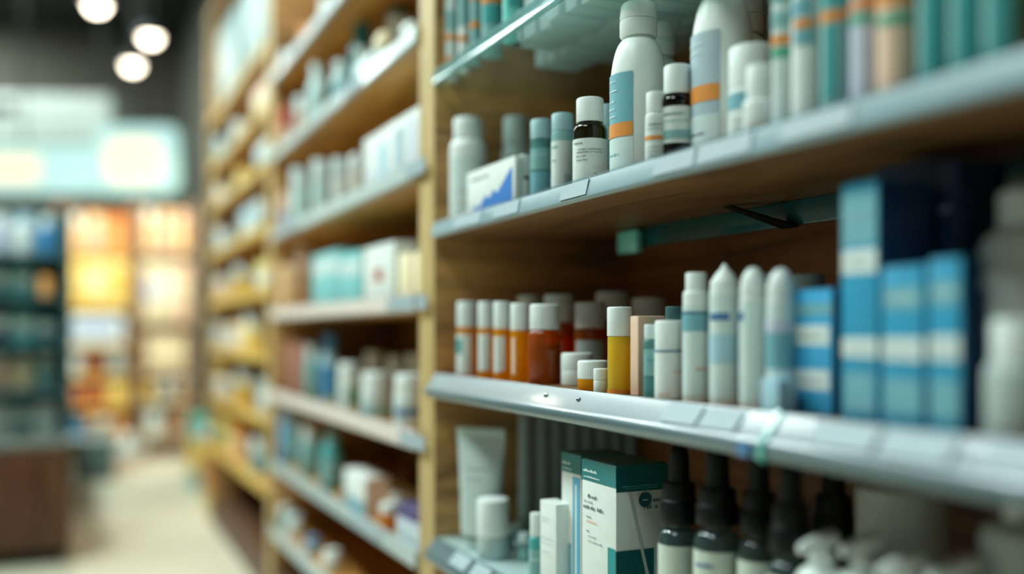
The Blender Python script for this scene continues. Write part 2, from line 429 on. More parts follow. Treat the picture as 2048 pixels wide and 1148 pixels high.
# ---------------------------------------------------------------- shelving
BAYS = [(0.135, 1.445), (1.445, 2.755), (2.755, 4.066)]
PT = .035
SHT = {  # shelf underside heights relative to the camera
    0: [.615, .363, .137, -.094, -.337, -.56],
    1: [.656, .449, .237, .029, -.187, -.373, -.55],
    2: [.78, .60, .445, .27, .09, -.09, -.27, -.46]}
BT = .013
TOPZ = 2.0
def bay(idx, label):
    y0, y1 = BAYS[idx]
    t = thing('shelving_unit', label, 'shelving', (.49, (y0 + y1) / 2, 0), 0, None)
    O = (-.49, -(y0 + y1) / 2, 0)
    for a in (y0, y1 - PT):
        p = MB().box(.5, XB + .02, a + .0004, a + PT - .0004, 0, TOPZ, .002).build('side_panel', PWOOD, t, O)
        MB().box(.4985, .5, a + .0006, a + PT - .0006, .002, TOPZ - .002, .0004).build('edge_strip', EWOOD, p)
    MB().box(XB, XB + .02, y0 + PT, y1 - PT, .02, TOPZ - .01).build('back_panel', BWOOD, t, O)
    MB().box(.5, XB, y0 + PT, y1 - PT, TOPZ - .03, TOPZ - .01).build('top_board', SWOOD, t, O)
    MB().box(.506, XB, y0 + PT, y1 - PT, 0, .10).build('plinth', DWOOD, t, O)
    a, b = y0 + PT + .0005, y1 - PT - .0005
    for k, h in enumerate(SHT[idx]):
        z = CAMZ + h
        glass = idx == 0 and k in (1,)
        if idx == 0 and k == 3:
            z0, z1 = z, CAMZ - .066
        elif idx == 0 and k == 4:
            z0, z1 = z, CAMZ - .31
        else: z0, z1 = z, z + BT
        if glass: z1 = z + .009
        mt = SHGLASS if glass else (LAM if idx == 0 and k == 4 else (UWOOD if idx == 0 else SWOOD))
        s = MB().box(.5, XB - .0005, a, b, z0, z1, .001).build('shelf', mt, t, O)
        if idx == 0:
            if k in (0, 2, 5): pr = [(.499, z + .001), (.4935, z - .001), (.490, z + .002), (.4905, z + .006), (.4945, z + .021), (.497, z + .021), (.499, z + .015)]
            elif k == 1: pr = [(.499, z + .001), (.494, z), (.4915, z + .003), (.493, z + .019), (.496, z + .023), (.499, z + .023)]
            else: pr = [(.499, z1 + .002), (.4965, z1 + .002), (.483, z0 + .011), (.479, z0 + .007), (.478, z0 + .002), (.481, z0 - .004), (.486, z0 - .006), (.499, z0 - .004)]
            r = MB().prism(pr, a, b, .014).build('price_rail', EDGEG if glass else (RAIL if k in (0, 2) else RAILM), t, O)
            if k == 2:
                MB().prism([(.4945, z + .0205), (.4965, z + .0205), (.4985, z + .0245), (.4965, z + .0245)], a + .004, b, .01).build('clear_lip', CLIPG, r)
                tk = [(1120, 1172), (1306, 1386), (1392, 1500), (1560, 1700), (905, 960), (985, 1035)]
                for (p0, p1) in tk:
                    ya, yb = y_at(p0, .49), y_at(p1, .49)
                    q = MB().add([(.4897, yb, z + .0042), (.4897, ya, z + .0042), (.4937, ya, z + .0205), (.4937, yb, z + .0205)], [(0, 1, 2, 3)])
                    q.v = q.v + [(v[0] - .0006, v[1], v[2]) for v in q.v]; q.f = [(0, 1, 2, 3), (7, 6, 5, 4), (0, 4, 5, 1), (1, 5, 6, 2), (2, 6, 7, 3), (3, 7, 4, 0)]
                    q.build('price_ticket', TICK, r, flat=True)
            if k == 3:
                for (p0, p1) in [(1330, 1398), (1404, 1478), (1630, 1750), (1765, 1905), (1965, 2080)]:
                    ya, yb = y_at(p0, .488), y_at(p1, .488); e = .0008
                    A = (.4962 - e, z1 + .001); B = (.4832 - e, z0 + .0125)
                    q = MB(); q.v = [(B[0], yb, B[1]), (B[0], ya, B[1]), (A[0], ya, A[1]), (A[0], yb, A[1])]
                    q.v = q.v + [(v[0] - .0006, v[1], v[2] + .0004) for v in q.v]; q.f = [(0, 1, 2, 3), (7, 6, 5, 4), (0, 4, 5, 1), (1, 5, 6, 2), (2, 6, 7, 3), (3, 7, 4, 0)]
                    q.build('price_ticket', TICK, r, flat=True)
                for pxs, pys in ((1089, 797), (1154, 806)):
                    ys = y_at(pxs, .488)
                    MB().lathe([(0, 0), (.0026, 0), (.0024, .0012), (.0012, .0018), (0, .0018)], 14).build('screw', CHROME, r, (.4895, ys, z0 + .021)).rotation_euler = (0, math.radians(-60), 0)
                yc = y_at(1546, .49)
                MB().prism([(.4985, z1 + .004), (.4955, z1 + .004), (.4815, z0 + .012), (.4765, z0 + .007), (.4765, z0 - .004), (.482, z0 - .0075), (.4815, z0 - .004), (.479, z0), (.4835, z0 + .011), (.497, z1 + .002)], yc - .003, yc + .003).build('rail_joiner', mat('mint clear joiner', (130, 214, 204), .15, trans=.3, coat=.6), r)
                yc = y_at(1492, .48)
                MB().box(.4745, .4785, yc - .009, yc + .005, z0 - .004, z0 + .007, .001).build('rail_clip', mat('blue rail clip', (70, 120, 170), .25, coat=.4), r)
            if k == 4:
                for (p0, p1) in [(905, 935), (945, 975), (985, 1010)]:
                    ya, yb = y_at(p0, .488), y_at(p1, .488); e = .0008
                    A = (.4962 - e, z1 + .001); B = (.4832 - e, z0 + .0125)
                    q = MB(); q.v = [(B[0], yb, B[1]), (B[0], ya, B[1]), (A[0], ya, A[1]), (A[0], yb, A[1])]
                    q.v = q.v + [(v[0] - .0006, v[1], v[2] + .0004) for v in q.v]; q.f = [(0, 1, 2, 3), (7, 6, 5, 4), (0, 4, 5, 1), (1, 5, 6, 2), (2, 6, 7, 3), (3, 7, 4, 0)]
                    q.build('price_ticket', TICK, r, flat=True)
        else:
            rm = YWOOD if idx == 2 else {3: RAILP, 4: RAILP}.get(k, RAILF)
            hh = .028 if idx == 1 else .026
            r = MB().prism([(.499, z), (.493, z - .002), (.490, z + .002), (.4925, z + hh), (.499, z + hh)], a, b, .012).build('price_rail', rm, t, O)
            if idx == 1:
                for (p0, p1) in {3: [(775, 830), (834, 853)], 2: [(555, 590), (812, 850)], 1: [(690, 720)], 4: [(800, 850)], 5: [(700, 760)]}.get(k, []):
                    ya, yb = y_at(p0, .49), y_at(p1, .49)
                    MB().box(.4885, .4898, yb, ya, z + .003, z + hh - .003).build('price_ticket', TICK, r)
    if idx == 0:
        ys = y_at(1250, .70)
        zt = CAMZ + .137
        MB().box(.696, .704, a + .01, ys, zt - .027, zt - .0005, .001).build('support_rail', TRAIL, t, O)
        MB().box(.684, .6955, ys - .056, ys - .004, zt - .034, zt - .003, .004).build('rail_end_plate', mat('bright teal end plate', (130, 225, 220), .2, coat=.5), t, O)
        p0, p1 = Vector((.655, .90, zt - .002)), Vector((.692, .838, zt - .030))
        MB().loft([[p0 + Vector((0, .006, 0)), p0 + Vector((0, -.006, 0)), p0 + Vector((.004, -.006, .001)), p0 + Vector((.004, .006, .001))],
                   [p1 + Vector((0, .012, 0)), p1 + Vector((0, -.012, 0)), p1 + Vector((.003, -.012, .002)), p1 + Vector((.003, .012, .002))]]).build('bracket', STEEL, t, O)
    return t
bay(0, 'nearest oak shelving bay with clear aqua price rails, crowded with bottles and blue boxes')
bay(1, 'second oak shelving bay beyond the pale post, with grey price rails')
bay(2, 'farthest oak shelving bay with yellow wood shelf edges, beyond the second bay')

# ---------------------------------------------------------------- near bay, upper shelf
ZT = CAMZ + .372
ZU = CAMZ + .150
ZM = CAMZ - .066
ZB = CAMZ - .31
E = .0004
def C(a, b, y, z, d): return cyl(a, b, y, z + E, d)
z = ZU + E
bottle('lotion_bottle', 'plain white round-shouldered bottle beside the post, behind the mountain-print box', 'bottle', C(899, 972, 237, z, .0), .2, .78, sh=.10, zs=z, lab=dict(z0=.1, z1=.62, a=60, m=W2, text=[(-.7, .2, .2, .015, INKO), (-.6, .1, .3, .012, INK)]))
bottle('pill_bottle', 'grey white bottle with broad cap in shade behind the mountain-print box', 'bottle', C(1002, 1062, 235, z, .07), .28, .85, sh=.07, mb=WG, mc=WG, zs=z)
t = carton('medicine_box', 'white box with blue mountain-like graphic on the upper shelf', 'box', 934, 1030, 330, z, .004, .028, WP, panels=[('s', .1, .9, .1, .9, PAPER)], text=[('f', .1, .5, .80, .05, INK), ('f', .62, .95, .12, .04, INKB)])
def mountain(t, w, H, depth):
    mb = MB(); pts = [(.08, .14), (.2, .30), (.28, .24), (.42, .44), (.5, .36), (.58, .50), (.66, .42), (.95, .82)]
    vs = []
    for u, v in pts: vs += [((u - .5) * w, -depth / 2 - .0006, .14 * H), ((u - .5) * w, -depth / 2 - .0006, max(v, .15) * H)]
    mb.add(vs, [(2 * i, 2 * i + 2, 2 * i + 3, 2 * i + 1) for i in range(len(pts) - 1)]).build('mountain_graphic', mat('strong blue print', (48, 120, 200), .5), t, flat=True)
bb = t.children[0].dimensions
mountain(t, bb.x, bb.z, bb.y)
bottle('eye_drop_bottle', 'tiny dark bottle with white cap squeezed beside the mountain-print box', 'bottle', C(1036, 1062, 310, z, .012), .38, .92, sh=.03, mb=PLUMG, zs=z, lab=dict(z0=.2, z1=.55, a=75))
bottle('vial', 'pale teal vial with blue-grey cap, just left of the tall grey-labelled vial', 'vial', C(1061, 1104, 240, z, .012), .22, .98, sh=.02, mb=TGLASS, mc=CAPB, zs=z, fill=(TEALP, .7), lab=[dict(z0=.42, z1=.66, a=80, m=TEALP, text=[(-.7, .5, .58, .02, INKW)]), dict(z0=.02, z1=.4, a=80, m=BLUEL)])
bottle('vial', 'blue-capped vial with pale label, between teal vial and dark brown bottle', 'vial', C(1103, 1147, 228, z, .010), .20, .98, sh=.02, mb=TEALP, mc=CAPB, zs=z, lab=[dict(z0=.05, z1=.68, a=85, m=PAPER, bands=[(.05, .3, GREYL, .1, .6)], text=[(-.8, -.3, .60, .02, INKT), (-.8, -.4, .45, .015, INKT)])])
bottle('medicine_bottle', 'dark brown glass bottle with white cap and printed white label, in sharp focus', 'bottle', C(1146, 1214, 197, z, .004), .255, .80, rn=.7, sh=.085, mb=OLIVE, ribs=1, zs=z, seg=44, neck=.015, fill=(mat('dark syrup filling', (46, 42, 14), .3), .55),
       lab=dict(z0=.10, z1=.56, a=86, m=PAPER, text=[(-.75, -.3, .505, .018, INK), (-.55, .55, .44, .012, INK), (-.6, .5, .41, .012, INK), (-.6, -.15, .37, .013, INK), (-.6, -.1, .33, .013, INK), (.15, .55, .25, .01, GREYL), (.15, .35, .19, .012, INK)]))
bottle('vial', 'pale teal vial half hidden behind the dark brown bottle', 'vial', C(1196, 1232, 210, z, .055), .22, .98, sh=.02, mb=TEALP, mc=CAPB, zs=z)
lotion('lotion_bottle', 'tall white bottle with blue and orange label and flip cap', 'bottle', C(1220, 1334, 8, z, .006), z,
       [dict(z0=.25, z1=.595, a=45, c=4, m=BLUEL, bands=[(.25, .325, ORNG)], text=[(-.5, .1, .55, .012, INKW), (-.5, .2, .5, .012, INKW), (-.5, .0, .44, .012, INKW), (-.5, .1, .4, .012, INKW), (-.5, .1, .36, .012, INKW)]), dict(z0=.05, z1=.245, a=45, c=4, m=W2, text=[(-.6, .3, .15, .012, INKT)])])
lotion('lotion_bottle', 'plain tall white bottle standing behind the blue and orange labelled one', 'bottle', (*C(1272, 1366, 22, z, .095)[:3], .205), z, [dict(z0=.2, z1=.5, a=40, m=W2)])
bottle('supplement_bottle', 'small white bottle with thin orange stripe, before the tall flip-cap bottle', 'bottle', C(1291, 1333, 185, z, .000), .26, .92, sh=.04, zs=z, lab=dict(z0=.05, z1=.66, a=85, m=PAPER, bands=[(.40, .45, ORNG)], text=[(-.7, .6, .58, .02, INK), (-.7, .6, .53, .015, INK), (-.7, .4, .3, .012, INK), (-.7, .5, .25, .012, INK), (-.7, .5, .2, .012, INK)]))
bottle('medicine_bottle', 'dark plum glass bottle with white cap and teal-banded white label', 'bottle', C(1322, 1388, 132, z, .012), .27, .82, rn=.7, sh=.07, mb=PLUMG, zs=z, neck=.015, fill=(mat('plum syrup filling', (24, 12, 20), .3), .58), lab=dict(z0=.26, z1=.60, a=88, m=PAPER, bands=[(.30, .38, TEALP)], text=[(-.7, .3, .52, .018, INK), (-.7, .5, .46, .012, INKT)]))
lotion('lotion_bottle', 'tall white bottle with grey-blue label and orange band, its top out of frame', 'bottle', (*C(1383, 1508, -66, z, .030)[:3], .205), z,
       [dict(z0=.1, z1=.615, a=48, c=2, m=GREYL, bands=[(.30, .375, ORNG), (.1, .24, W2)], text=[(-.6, .3, .56, .012, INKW), (-.6, .1, .52, .012, INKW), (-.6, .4, .15, .012, INK)])])
lotion('lotion_bottle', 'plain tall white bottle behind the grey-blue labelled one', 'bottle', (*C(1436, 1544, -60, z, .120)[:3], .2), z, [dict(z0=.2, z1=.5, a=40, m=W2)])
bottle('supplement_jar', 'white jar with wide cap and teal label behind a smaller capped bottle', 'jar', C(1457, 1553, 95, z, .020), .38, .97, sh=.03, zs=z, lab=dict(z0=.06, z1=.58, a=80, m=PAPER, bands=[(.42, .56, BLUEL)], text=[(-.7, .5, .3, .02, INK), (-.7, .5, .24, .015, INK), (-.7, .5, .18, .015, INK)]))
bottle('cream_bottle', 'small shiny white bottle with ribbed cap beside the orange-striped tubes', 'bottle', C(1486, 1560, 132, z, .0), .42, .80, sh=.06, mb=mat('gloss white plastic', (230, 236, 234), .12, coat=.6), zs=z, lab=dict(z0=.04, z1=.34, a=80, m=PAPER, bands=[(.16, .2, INKB, -.6, .5)], text=[(-.7, .3, .26, .02, INKO)]))
def tall_tube(label, a, b, zz, d, m, bands, H=.22, cat='tube', nm='cosmetic_tube', mc=WC, zs=None, rz=None):
    X, Y, R, _ = C(a, b, 0, zz, d)
    t = bottle(nm, label, cat, (X, Y, R, H), .12, .9, sh=.03, mb=m, mc=mc, zs=zz, ribs=0, rz=rz)
    labelled(t, R, H, dict(z0=.06, z1=.8, a=100, m=m, bands=bands))
    return t
tall_tube('slim white tube with orange and green bands, next to the small capped bottle', 1546, 1584, z, .004, W2, [(.37, .41, ORNG), (.32, .36, GREEN), (.44, .5, TEALP), (.54, .6, TEALM)], .2)
tall_tube('slim white tube with an orange square over a blue one', 1585, 1642, z, .006, W, [(.405, .44, ORNG, -.6, .3), (.34, .40, BLUEL, -.6, .3), (.45, .52, BLUEL, -.8, .2)], .2)
tall_tube('slim teal tube with single orange band, third of the striped tubes', 1643, 1702, z, .006, TEALP, [(.385, .425, ORNG), (.1, .37, TEALM, -.5, .0), (.44, .6, TEALM)], .2)
tall_tube('slim lilac tube with orange over green bands', 1703, 1756, z, .006, LILAC, [(.385, .425, ORNG), (.335, .37, GREEN), (.44, .6, TEALP)], .2)
tall_tube('slim beige tube with green band, last of the striped tubes', 1757, 1832, z, .006, PINK, [(.29, .33, GREEN, -.7, .5), (.36, .42, ORNG)], .2)
for i, (a, b, q) in enumerate([(1838, 1898, 'teal bottle just after the beige tube'), (1902, 1966, 'second teal bottle after the beige tube'), (1970, 2040, 'third teal bottle after the beige tube')]):
    tall_tube(q + ' on the upper shelf', a, b, z, .006, TEALM, [(.1, .5, TEALP, -.75, -.45)], .2, 'bottle', 'shampoo_bottle', TEALK)

# ---------------------------------------------------------------- near bay, glass shelf on top
z = ZT + E
for a, b, m, bands, q in [
    (892, 916, W2, [(.18, .24, ORNG), (.40, .46, ORNG), (.5, .7, TEALP)], 'white tube with two orange bands, nearest the post on the glass shelf'),
    (917, 940, W, [(.3, .35, ORNG), (.45, .75, TEALP)], 'white tube with one orange band, second from the post on the glass shelf'),
    (941, 962, TEALP, [(.34, .40, ORNG), (.6, .66, ORNG)], 'pale teal tube with two orange bands on the glass shelf'),
    (964, 1004, TEALP, [(.48, .54, ORNG), (.3, .46, TEALM)], 'broad teal tube with one slanting orange band on the glass shelf'),
    (1006, 1046, mat('bright aqua plastic', (110, 205, 196), .3), [(.3, .7, TEALM, -.3, .4)], 'bright aqua tube, fifth from the post on the glass shelf')]:
    tall_tube(q, a, b, z, .01, m, bands, .15)
# white cartons lying in rows on the glass, seen from below through it
rows = [(.525, 1.05, 1.20), (.525, .92, 1.045), (.60, 1.16, 1.28), (.60, 1.0, 1.155), (.675, 1.08, 1.22), (.675, .93, 1.07), (.75, .99, 1.11), (.525, .78, .915), (.60, .84, .995), (.675, .79, .925)]
ordn = 'nearest the post,second from the post,third from the post,fourth from the post,fifth from the post,sixth from the post,seventh from the post,eighth from the post,ninth from the post,tenth from the post,eleventh from the post,twelfth from the post'.split(',')
rown = {.525: 'front', .60: 'second', .675: 'third', .75: 'rear'}
for x0 in rown:
    spots = sorted([(ya + (yb - ya) / 4 * (j + .5), (yb - ya) / 4 - .004) for (xx, ya, yb) in rows if xx == x0 for j in range(4)], reverse=True)
    for i, (yy, ww) in enumerate(spots):
        carton('flat_box', 'white flat box in the %s row on the glass shelf, %s' % (rown[x0], ordn[i]), 'box', 0, 0, 0, z, 0, .066, FLAT,
               at=(x0 + .040 + .004 * ((i * 7) % 3 - 1), yy, ww, .04 + .012 * ((i * 5) % 3)), group='white boxes lying on the glass shelf', text=[('f', .1, .9, .5, .1, GREYL)])

# ---------------------------------------------------------------- near bay, middle shelf
z = ZM + E
AV = dict(hc=.345, rc=1.0, rn=.9, sh=.03, mb=AMBER, zs=z)
bottle('pill_vial', 'amber pill vial with teal patch on its label, nearest the post', 'vial', C(914, 955, 603, z, .004), rz=-1.05, lab=dict(z0=.02, z1=.56, a=62, m=PAPER, bands=[(.3, .5, TEALM, -.8, .1)]), **AV)
bottle('pill_vial', 'amber pill vial with white label, second from the post', 'vial', C(956, 989, 603, z, .004), rz=-.75, lab=dict(z0=.1, z1=.58, a=50, m=PAPER), **AV)
bottle('pill_vial', 'amber pill vial with two-part white label, third from the post', 'vial', C(987, 1022, 603, z, .002), rz=-.8, lab=[dict(z0=.1, z1=.56, a=22, c=-24, m=PAPER), dict(z0=.12, z1=.56, a=20, c=22, m=PAPER)], **AV)
bottle('pill_vial', 'amber pill vial with narrow pink label, fourth from the post', 'vial', C(1021, 1059, 606, z, .006), rz=-.9, lab=dict(z0=.1, z1=.56, a=16, c=-18, m=PINK), **AV)
bottle('pill_bottle', 'glossy deep amber bottle with white cap, beside three little white jars', 'bottle', C(1056, 1123, 608, z, .004), .32, .90, rn=.72, sh=.10, mb=AMBERD, zs=z, seg=44, fill=(mat('brown capsule filling', (120, 56, 12), .4), .5))
for a, b, y, d, q in [(1034, 1084, 590, .085, 'amber bottle in shade behind the amber vials, farthest back'), (1086, 1148, 588, .07, 'amber bottle directly behind the glossy deep amber one'), (1148, 1212, 604, .085, 'amber bottle with grey label behind the little white jars'), (1190, 1258, 583, .15, 'tall amber bottle in shade, behind the golden oil bottle'), (1262, 1335, 595, .17, 'amber bottle in shade, behind the peach box')]:
    bottle('pill_bottle', q, 'bottle', C(a, b, y, z, d), .33, .95, rn=.85, sh=.05, mb=AMBERD, zs=z, fill=(PILL, .5), lab=dict(z0=.15, z1=.52, a=60, m=WG) if 'grey' in q else None)
bottle('ointment_jar', 'largest of three little white jars before the amber bottles', 'jar', C(1122, 1186, 705, z, .026), .52, 1.0, rn=.9, sh=.02, zs=z)
bottle('ointment_jar', 'little white-lidded jar with amber base, middle of three', 'jar', C(1155, 1216, 720, z, .002), .62, 1.0, rn=.9, sh=.02, mb=AMBER, zs=z, fill=(GOLD, .3))
bottle('ointment_jar', 'smallest little white jar, next to the golden oil bottle', 'jar', C(1187, 1217, 736, z, .000), .5, 1.0, rn=.9, sh=.02, zs=z)
bottle('oil_bottle', 'clear bottle of golden oil with broad white ribbed cap', 'bottle', C(1215, 1264, 613, z, .001), .34, 1.03, rn=.9, sh=.03, mb=clear('clear golden plastic', (255, 236, 140), .6, .08, (255, 230, 76)), zs=z, fill=(GOLD, .58), lab=dict(z0=0.005, z1=.05, a=90, m=ORP))
carton('carton', 'tall peach box between golden oil bottle and white capped bottles', 'box', 1260, 1276, 632, z, .012, .032, PINK, panels=[('s', .3, .6, .02, .98, CREAM)])
bottle('dropper_vial', 'slim pale teal bottle before the peach box', 'bottle', C(1286, 1320, 648, z, .004), .2, .85, sh=.06, mb=TGLASS, mc=W2, zs=z, fill=(TEALP, .6), lab=dict(z0=.3, z1=.66, a=60, m=TEALP, text=[(-.5, .5, .5, .03, INKT)]))
bottle('dropper_vial', 'pale teal capped bottle half hidden behind the plain white capped bottle', 'bottle', C(1326, 1370, 612, z, .05), .25, .8, sh=.06, mb=TGLASS, mc=TGLASS, zs=z)
bottle('cream_bottle', 'white capped bottle with one dark line around it', 'bottle', C(1310, 1367, 640, z, .004), .37, 1.0, rn=.98, sh=.01, ribs=0, zs=z, lab=dict(z0=.02, z1=.62, a=88, m=W, bands=[(.60, .62, INKB)], text=[(.2, .8, .34, .03, INKO), (-.6, .0, .06, .02, INKO)]))
bottle('spray_bottle', 'slim white bottle with round cap and pale blue band', 'bottle', C(1366, 1419, 545, z, .006), .14, .80, rn=.86, sh=.04, ribs=0, zs=z, lab=dict(z0=.05, z1=.74, a=88, m=W2, bands=[(.55, .70, BLUEL), (.68, .70, INKB)], text=[(.0, .6, .25, .02, INKO)]))
nozzle = bottle('nozzle_bottle', 'slim white bottle with pointed nozzle cap', 'bottle', C(1420, 1479, 527, z, .006), .16, .98, sh=.02, ribs=0, zs=z, lab=dict(z0=.05, z1=.78, a=88, m=W2, bands=[(.60, .65, INKB, -.8, .2), (.3, .5, PBLUE)]))
def cone_cap(t, R, H, f):
    o = [c for c in t.children if c.name.startswith('cap')][0]
    me = MB().lathe([(0, H * f), (R * .98, H * f), (R * .96, H * (f + .03)), (R * .6, H * .93), (R * .28, H * .965), (R * .1, H), (0, H)], 40).build('tmp', WC)
    o.data = me.data; bpy.data.objects.remove(me)
p = C(1420, 1479, 527, z, .006); cone_cap(nozzle, p[2], p[3], .8403)
for a, b, y, q, bd in [(1480, 1533, 533, 'slim white dome-topped bottle with dark blue square, after the pointed one', [(.62, .68, INKB, -1, -.3)]), (1534, 1590, 535, 'slim white dome-topped bottle with blue band, beside the blue boxes', [(.56, .63, LILAC), (.3, .55, BLUEL)])]:
    bottle('roll_on_bottle', q, 'bottle', C(a, b, y, z, .006), .20, .99, sh=.012, ribs=0, zs=z, dome=.85, rz=-1.0, lab=dict(z0=.05, z1=.76, a=88, m=W2, bands=bd))
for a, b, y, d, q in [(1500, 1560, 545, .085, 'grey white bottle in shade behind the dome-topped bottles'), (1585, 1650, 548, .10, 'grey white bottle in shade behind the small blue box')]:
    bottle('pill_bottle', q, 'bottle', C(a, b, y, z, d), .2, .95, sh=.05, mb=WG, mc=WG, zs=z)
z = ZM + E
carton('small_box', 'little pale blue box standing before the blue boxes', 'box', 1522, 1556, 757, z, -.003, .018, PBLUE, panels=[('s', .1, .9, .1, .9, GREYL)])
LAB = WP
def bluebox(q, a, b, y, d, dp, m, panels, text=()):
    return carton('medicine_box', q, 'box', a, b, y, z, d, dp, m, panels=[('s', 0, 1, 0, 1, BLUEK, 1)] + panels, text=text, bev=.0015, flap=m)  # dark blue sheet over the side face: its shade put into the colour
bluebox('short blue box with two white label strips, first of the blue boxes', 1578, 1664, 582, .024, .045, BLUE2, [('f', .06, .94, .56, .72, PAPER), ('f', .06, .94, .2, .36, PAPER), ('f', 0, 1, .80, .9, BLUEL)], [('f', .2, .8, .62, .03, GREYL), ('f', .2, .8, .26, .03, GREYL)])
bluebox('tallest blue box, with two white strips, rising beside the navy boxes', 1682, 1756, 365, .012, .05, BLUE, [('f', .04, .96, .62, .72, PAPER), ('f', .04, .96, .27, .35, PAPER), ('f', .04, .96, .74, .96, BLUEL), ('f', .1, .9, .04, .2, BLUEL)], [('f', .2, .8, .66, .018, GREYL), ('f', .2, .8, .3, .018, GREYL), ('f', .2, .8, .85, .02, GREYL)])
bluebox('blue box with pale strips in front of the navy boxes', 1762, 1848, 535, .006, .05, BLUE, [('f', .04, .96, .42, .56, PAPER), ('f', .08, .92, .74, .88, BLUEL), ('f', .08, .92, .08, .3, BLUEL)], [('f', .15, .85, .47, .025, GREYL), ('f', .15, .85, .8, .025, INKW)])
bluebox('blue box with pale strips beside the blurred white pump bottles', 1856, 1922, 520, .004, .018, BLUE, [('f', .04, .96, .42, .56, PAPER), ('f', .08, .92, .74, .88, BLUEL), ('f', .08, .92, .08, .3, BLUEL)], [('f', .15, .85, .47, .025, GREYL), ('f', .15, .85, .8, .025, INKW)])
NP = [('f', .1, .9, .6, .75, BLUEK)]
carton('medicine_box', 'tall navy box behind the pale-striped blue box', 'box', 1752, 1872, 0, z, .07, .05, NAVY, panels=NP, text=[('f', .2, .45, .8, .022, GREYL), ('f', .55, .8, .8, .022, GREYL)], hfix=.192)
carton('medicine_box', 'second tall navy box, nearer the blurred white pump bottles', 'box', 1874, 1914, 0, z, .068, .05, NAVY, panels=NP, text=[('f', .2, .7, .8, .022, GREYL)], hfix=.188)
p = (.60, .481, .031, .161); bottle('lotion_bottle', 'large blurred white bottle with rounded shoulder after the blue boxes', 'bottle', p, .16, .6, sh=.12, zs=z, ribs=0)
p = (.528, .440, .0222, .072)
bottle('cream_bottle', 'small blurred white capped bottle before the large white one', 'bottle', (p[0], p[1] - .012, p[2] * .9, p[3]), .35, .8, sh=.12, zs=z, ribs=0, mb=WG)

# ---------------------------------------------------------------- near bay, bottom shelf
z = ZB + E
p = C(922, 1002, 855, z, .0)
squeeze_tube('cream_tube', 'large white squeeze tube standing on its cap beside the post', 'tube', p, z, WG, WG, .13, 1.34, rz=-.85, text=[(-.6, .6, .66, .012), (-.5, .3, .58, .009)])  # white tube in greyer plastic: shade of the shelf above put into colour
bottle('ointment_jar', 'white jar with ribbed lid in front of the large squeeze tube', 'jar', C(954, 1018, 996, z, .0), .62, 1.0, rn=.9, sh=.02, mb=mat('clear jar plastic', (170, 190, 190), .2, coat=.4), zs=z)
for i, (a, b, y, d, q) in enumerate([(1003, 1029, 1052, .055, 'little clear glass pot, nearest the ribbed-lid jar'), (1024, 1050, 1046, .10, 'little clear glass pot standing behind the other pots'), (1036, 1060, 1064, .045, 'little clear glass pot beside the teal bottle with white cap')]):
    bottle('glass_pot', q, 'pot', C(a, b, y, z, d), .35, 1.0, rn=.9, sh=.01, mb=EDGEG, mc=mat('frosted lid', (214, 232, 230), .3, trans=.2), zs=z, fill=(W2, .4), seg=28)
bottle('eye_drop_bottle', 'small teal bottle with white cap beside the narrow white box', 'bottle', C(1058, 1088, 1025, z, .006), .32, .85, rn=.5, sh=.05, mb=TEALM, zs=z, lab=dict(z0=.1, z1=.5, a=85, m=TEALP, text=[(-.6, .5, .35, .03, INKW)]))
carton('medicine_box', 'narrow plain white box beside the two teal-topped boxes', 'box', 1080, 1112, 1004, z, .006, .022, WP, text=[('f', .1, .7, .82, .012, GREYL), ('f', .1, .6, .78, .010, GREYL), ('f', .1, .8, .6, .012, GREYL), ('f', .1, .8, .55, .010, GREYL), ('f', .1, .6, .45, .010, GREYL)])
# teal-topped boxes
def tealbox(q, a, b, y, d, dp, blue):
    t = carton('medicine_box', q, 'box', a, b, y, z, d, dp, WP, bev=.0012,
        flap=TEALC, panels=[('f', 0, 1, .87, 1, TEALC, 1, 'teal_band'), ('s', 0, 1, .845, 1, TEALD, 1, 'teal_band')] + blue, text=[
            ('f', .06, .5, .925, .018, INKW), ('f', .08, .55, .89, .012, INKW)])
    return t
tealbox('white box with teal top and blue strip, partly behind its twin', 1123, 1162, 908, .022, .06, [('f', .6, .96, 0, .85, mat('sky blue print', (90, 165, 200), .5), 2), ('f', .74, .82, .05, .8, INKW, 3), ('f', 0, .5, .0, .38, BLUEL, 1), ('f', .2, .32, .42, .45, INKB, 2)])
t = tealbox('white box with teal top, round teal emblem and orange underline', 1164, 1232, 925, .004, .062, [('s', -.0, .72, 0, .49, TEALD, 2), ('f', .78, 1, 0, .50, mat('bright teal print', (0, 140, 144), .45), 2)])
b = t.children[0].dimensions; w, dp, H = b.x, b.y, b.z
PF = lambda u, v: ((u - .5) * w, -dp / 2 - .0009, v * H)
PS = lambda u, v: (w / 2 + .0009, (u - .5) * dp, v * H)
mb = MB(); FU = lambda u, zz: PF(u / w, zz / H)
for i, (u0, u1, v, h) in enumerate([(.2, .5, .765, .022), (.08, .35, .735, .008), (.06, .66, .695, .022), (.15, .3, .64, .008), (.15, .24, .55, .01), (.2, .45, .52, .007), (.2, .65, .49, .007)]):
    mb.strokes(FU, u0 * w, u1 * w, v * H, h * H, i)
mb.build('lettering', INK, t, flat=True)
MB().patch(PF, .15, .48, .613, .617, 1).build('orange_line', INKO, t, flat=True)
mb = MB(); n = 28; cu, cv, rr = .55, .79, .0078
vs = [PS(cu, cv)] + [PS(cu + rr * math.cos(2 * PI * i / n) / dp, cv + rr * math.sin(2 * PI * i / n) / H) for i in range(n)]
mb.add(vs, [(0, 1 + i, 1 + (i + 1) % n) for i in range(n)]).build('round_emblem', mat('emblem blue green', (30, 92, 104), .5), t, flat=True)
mb = MB(); SU = lambda u, zz: (w / 2 + .0012, (u / dp - .5) * dp, zz)
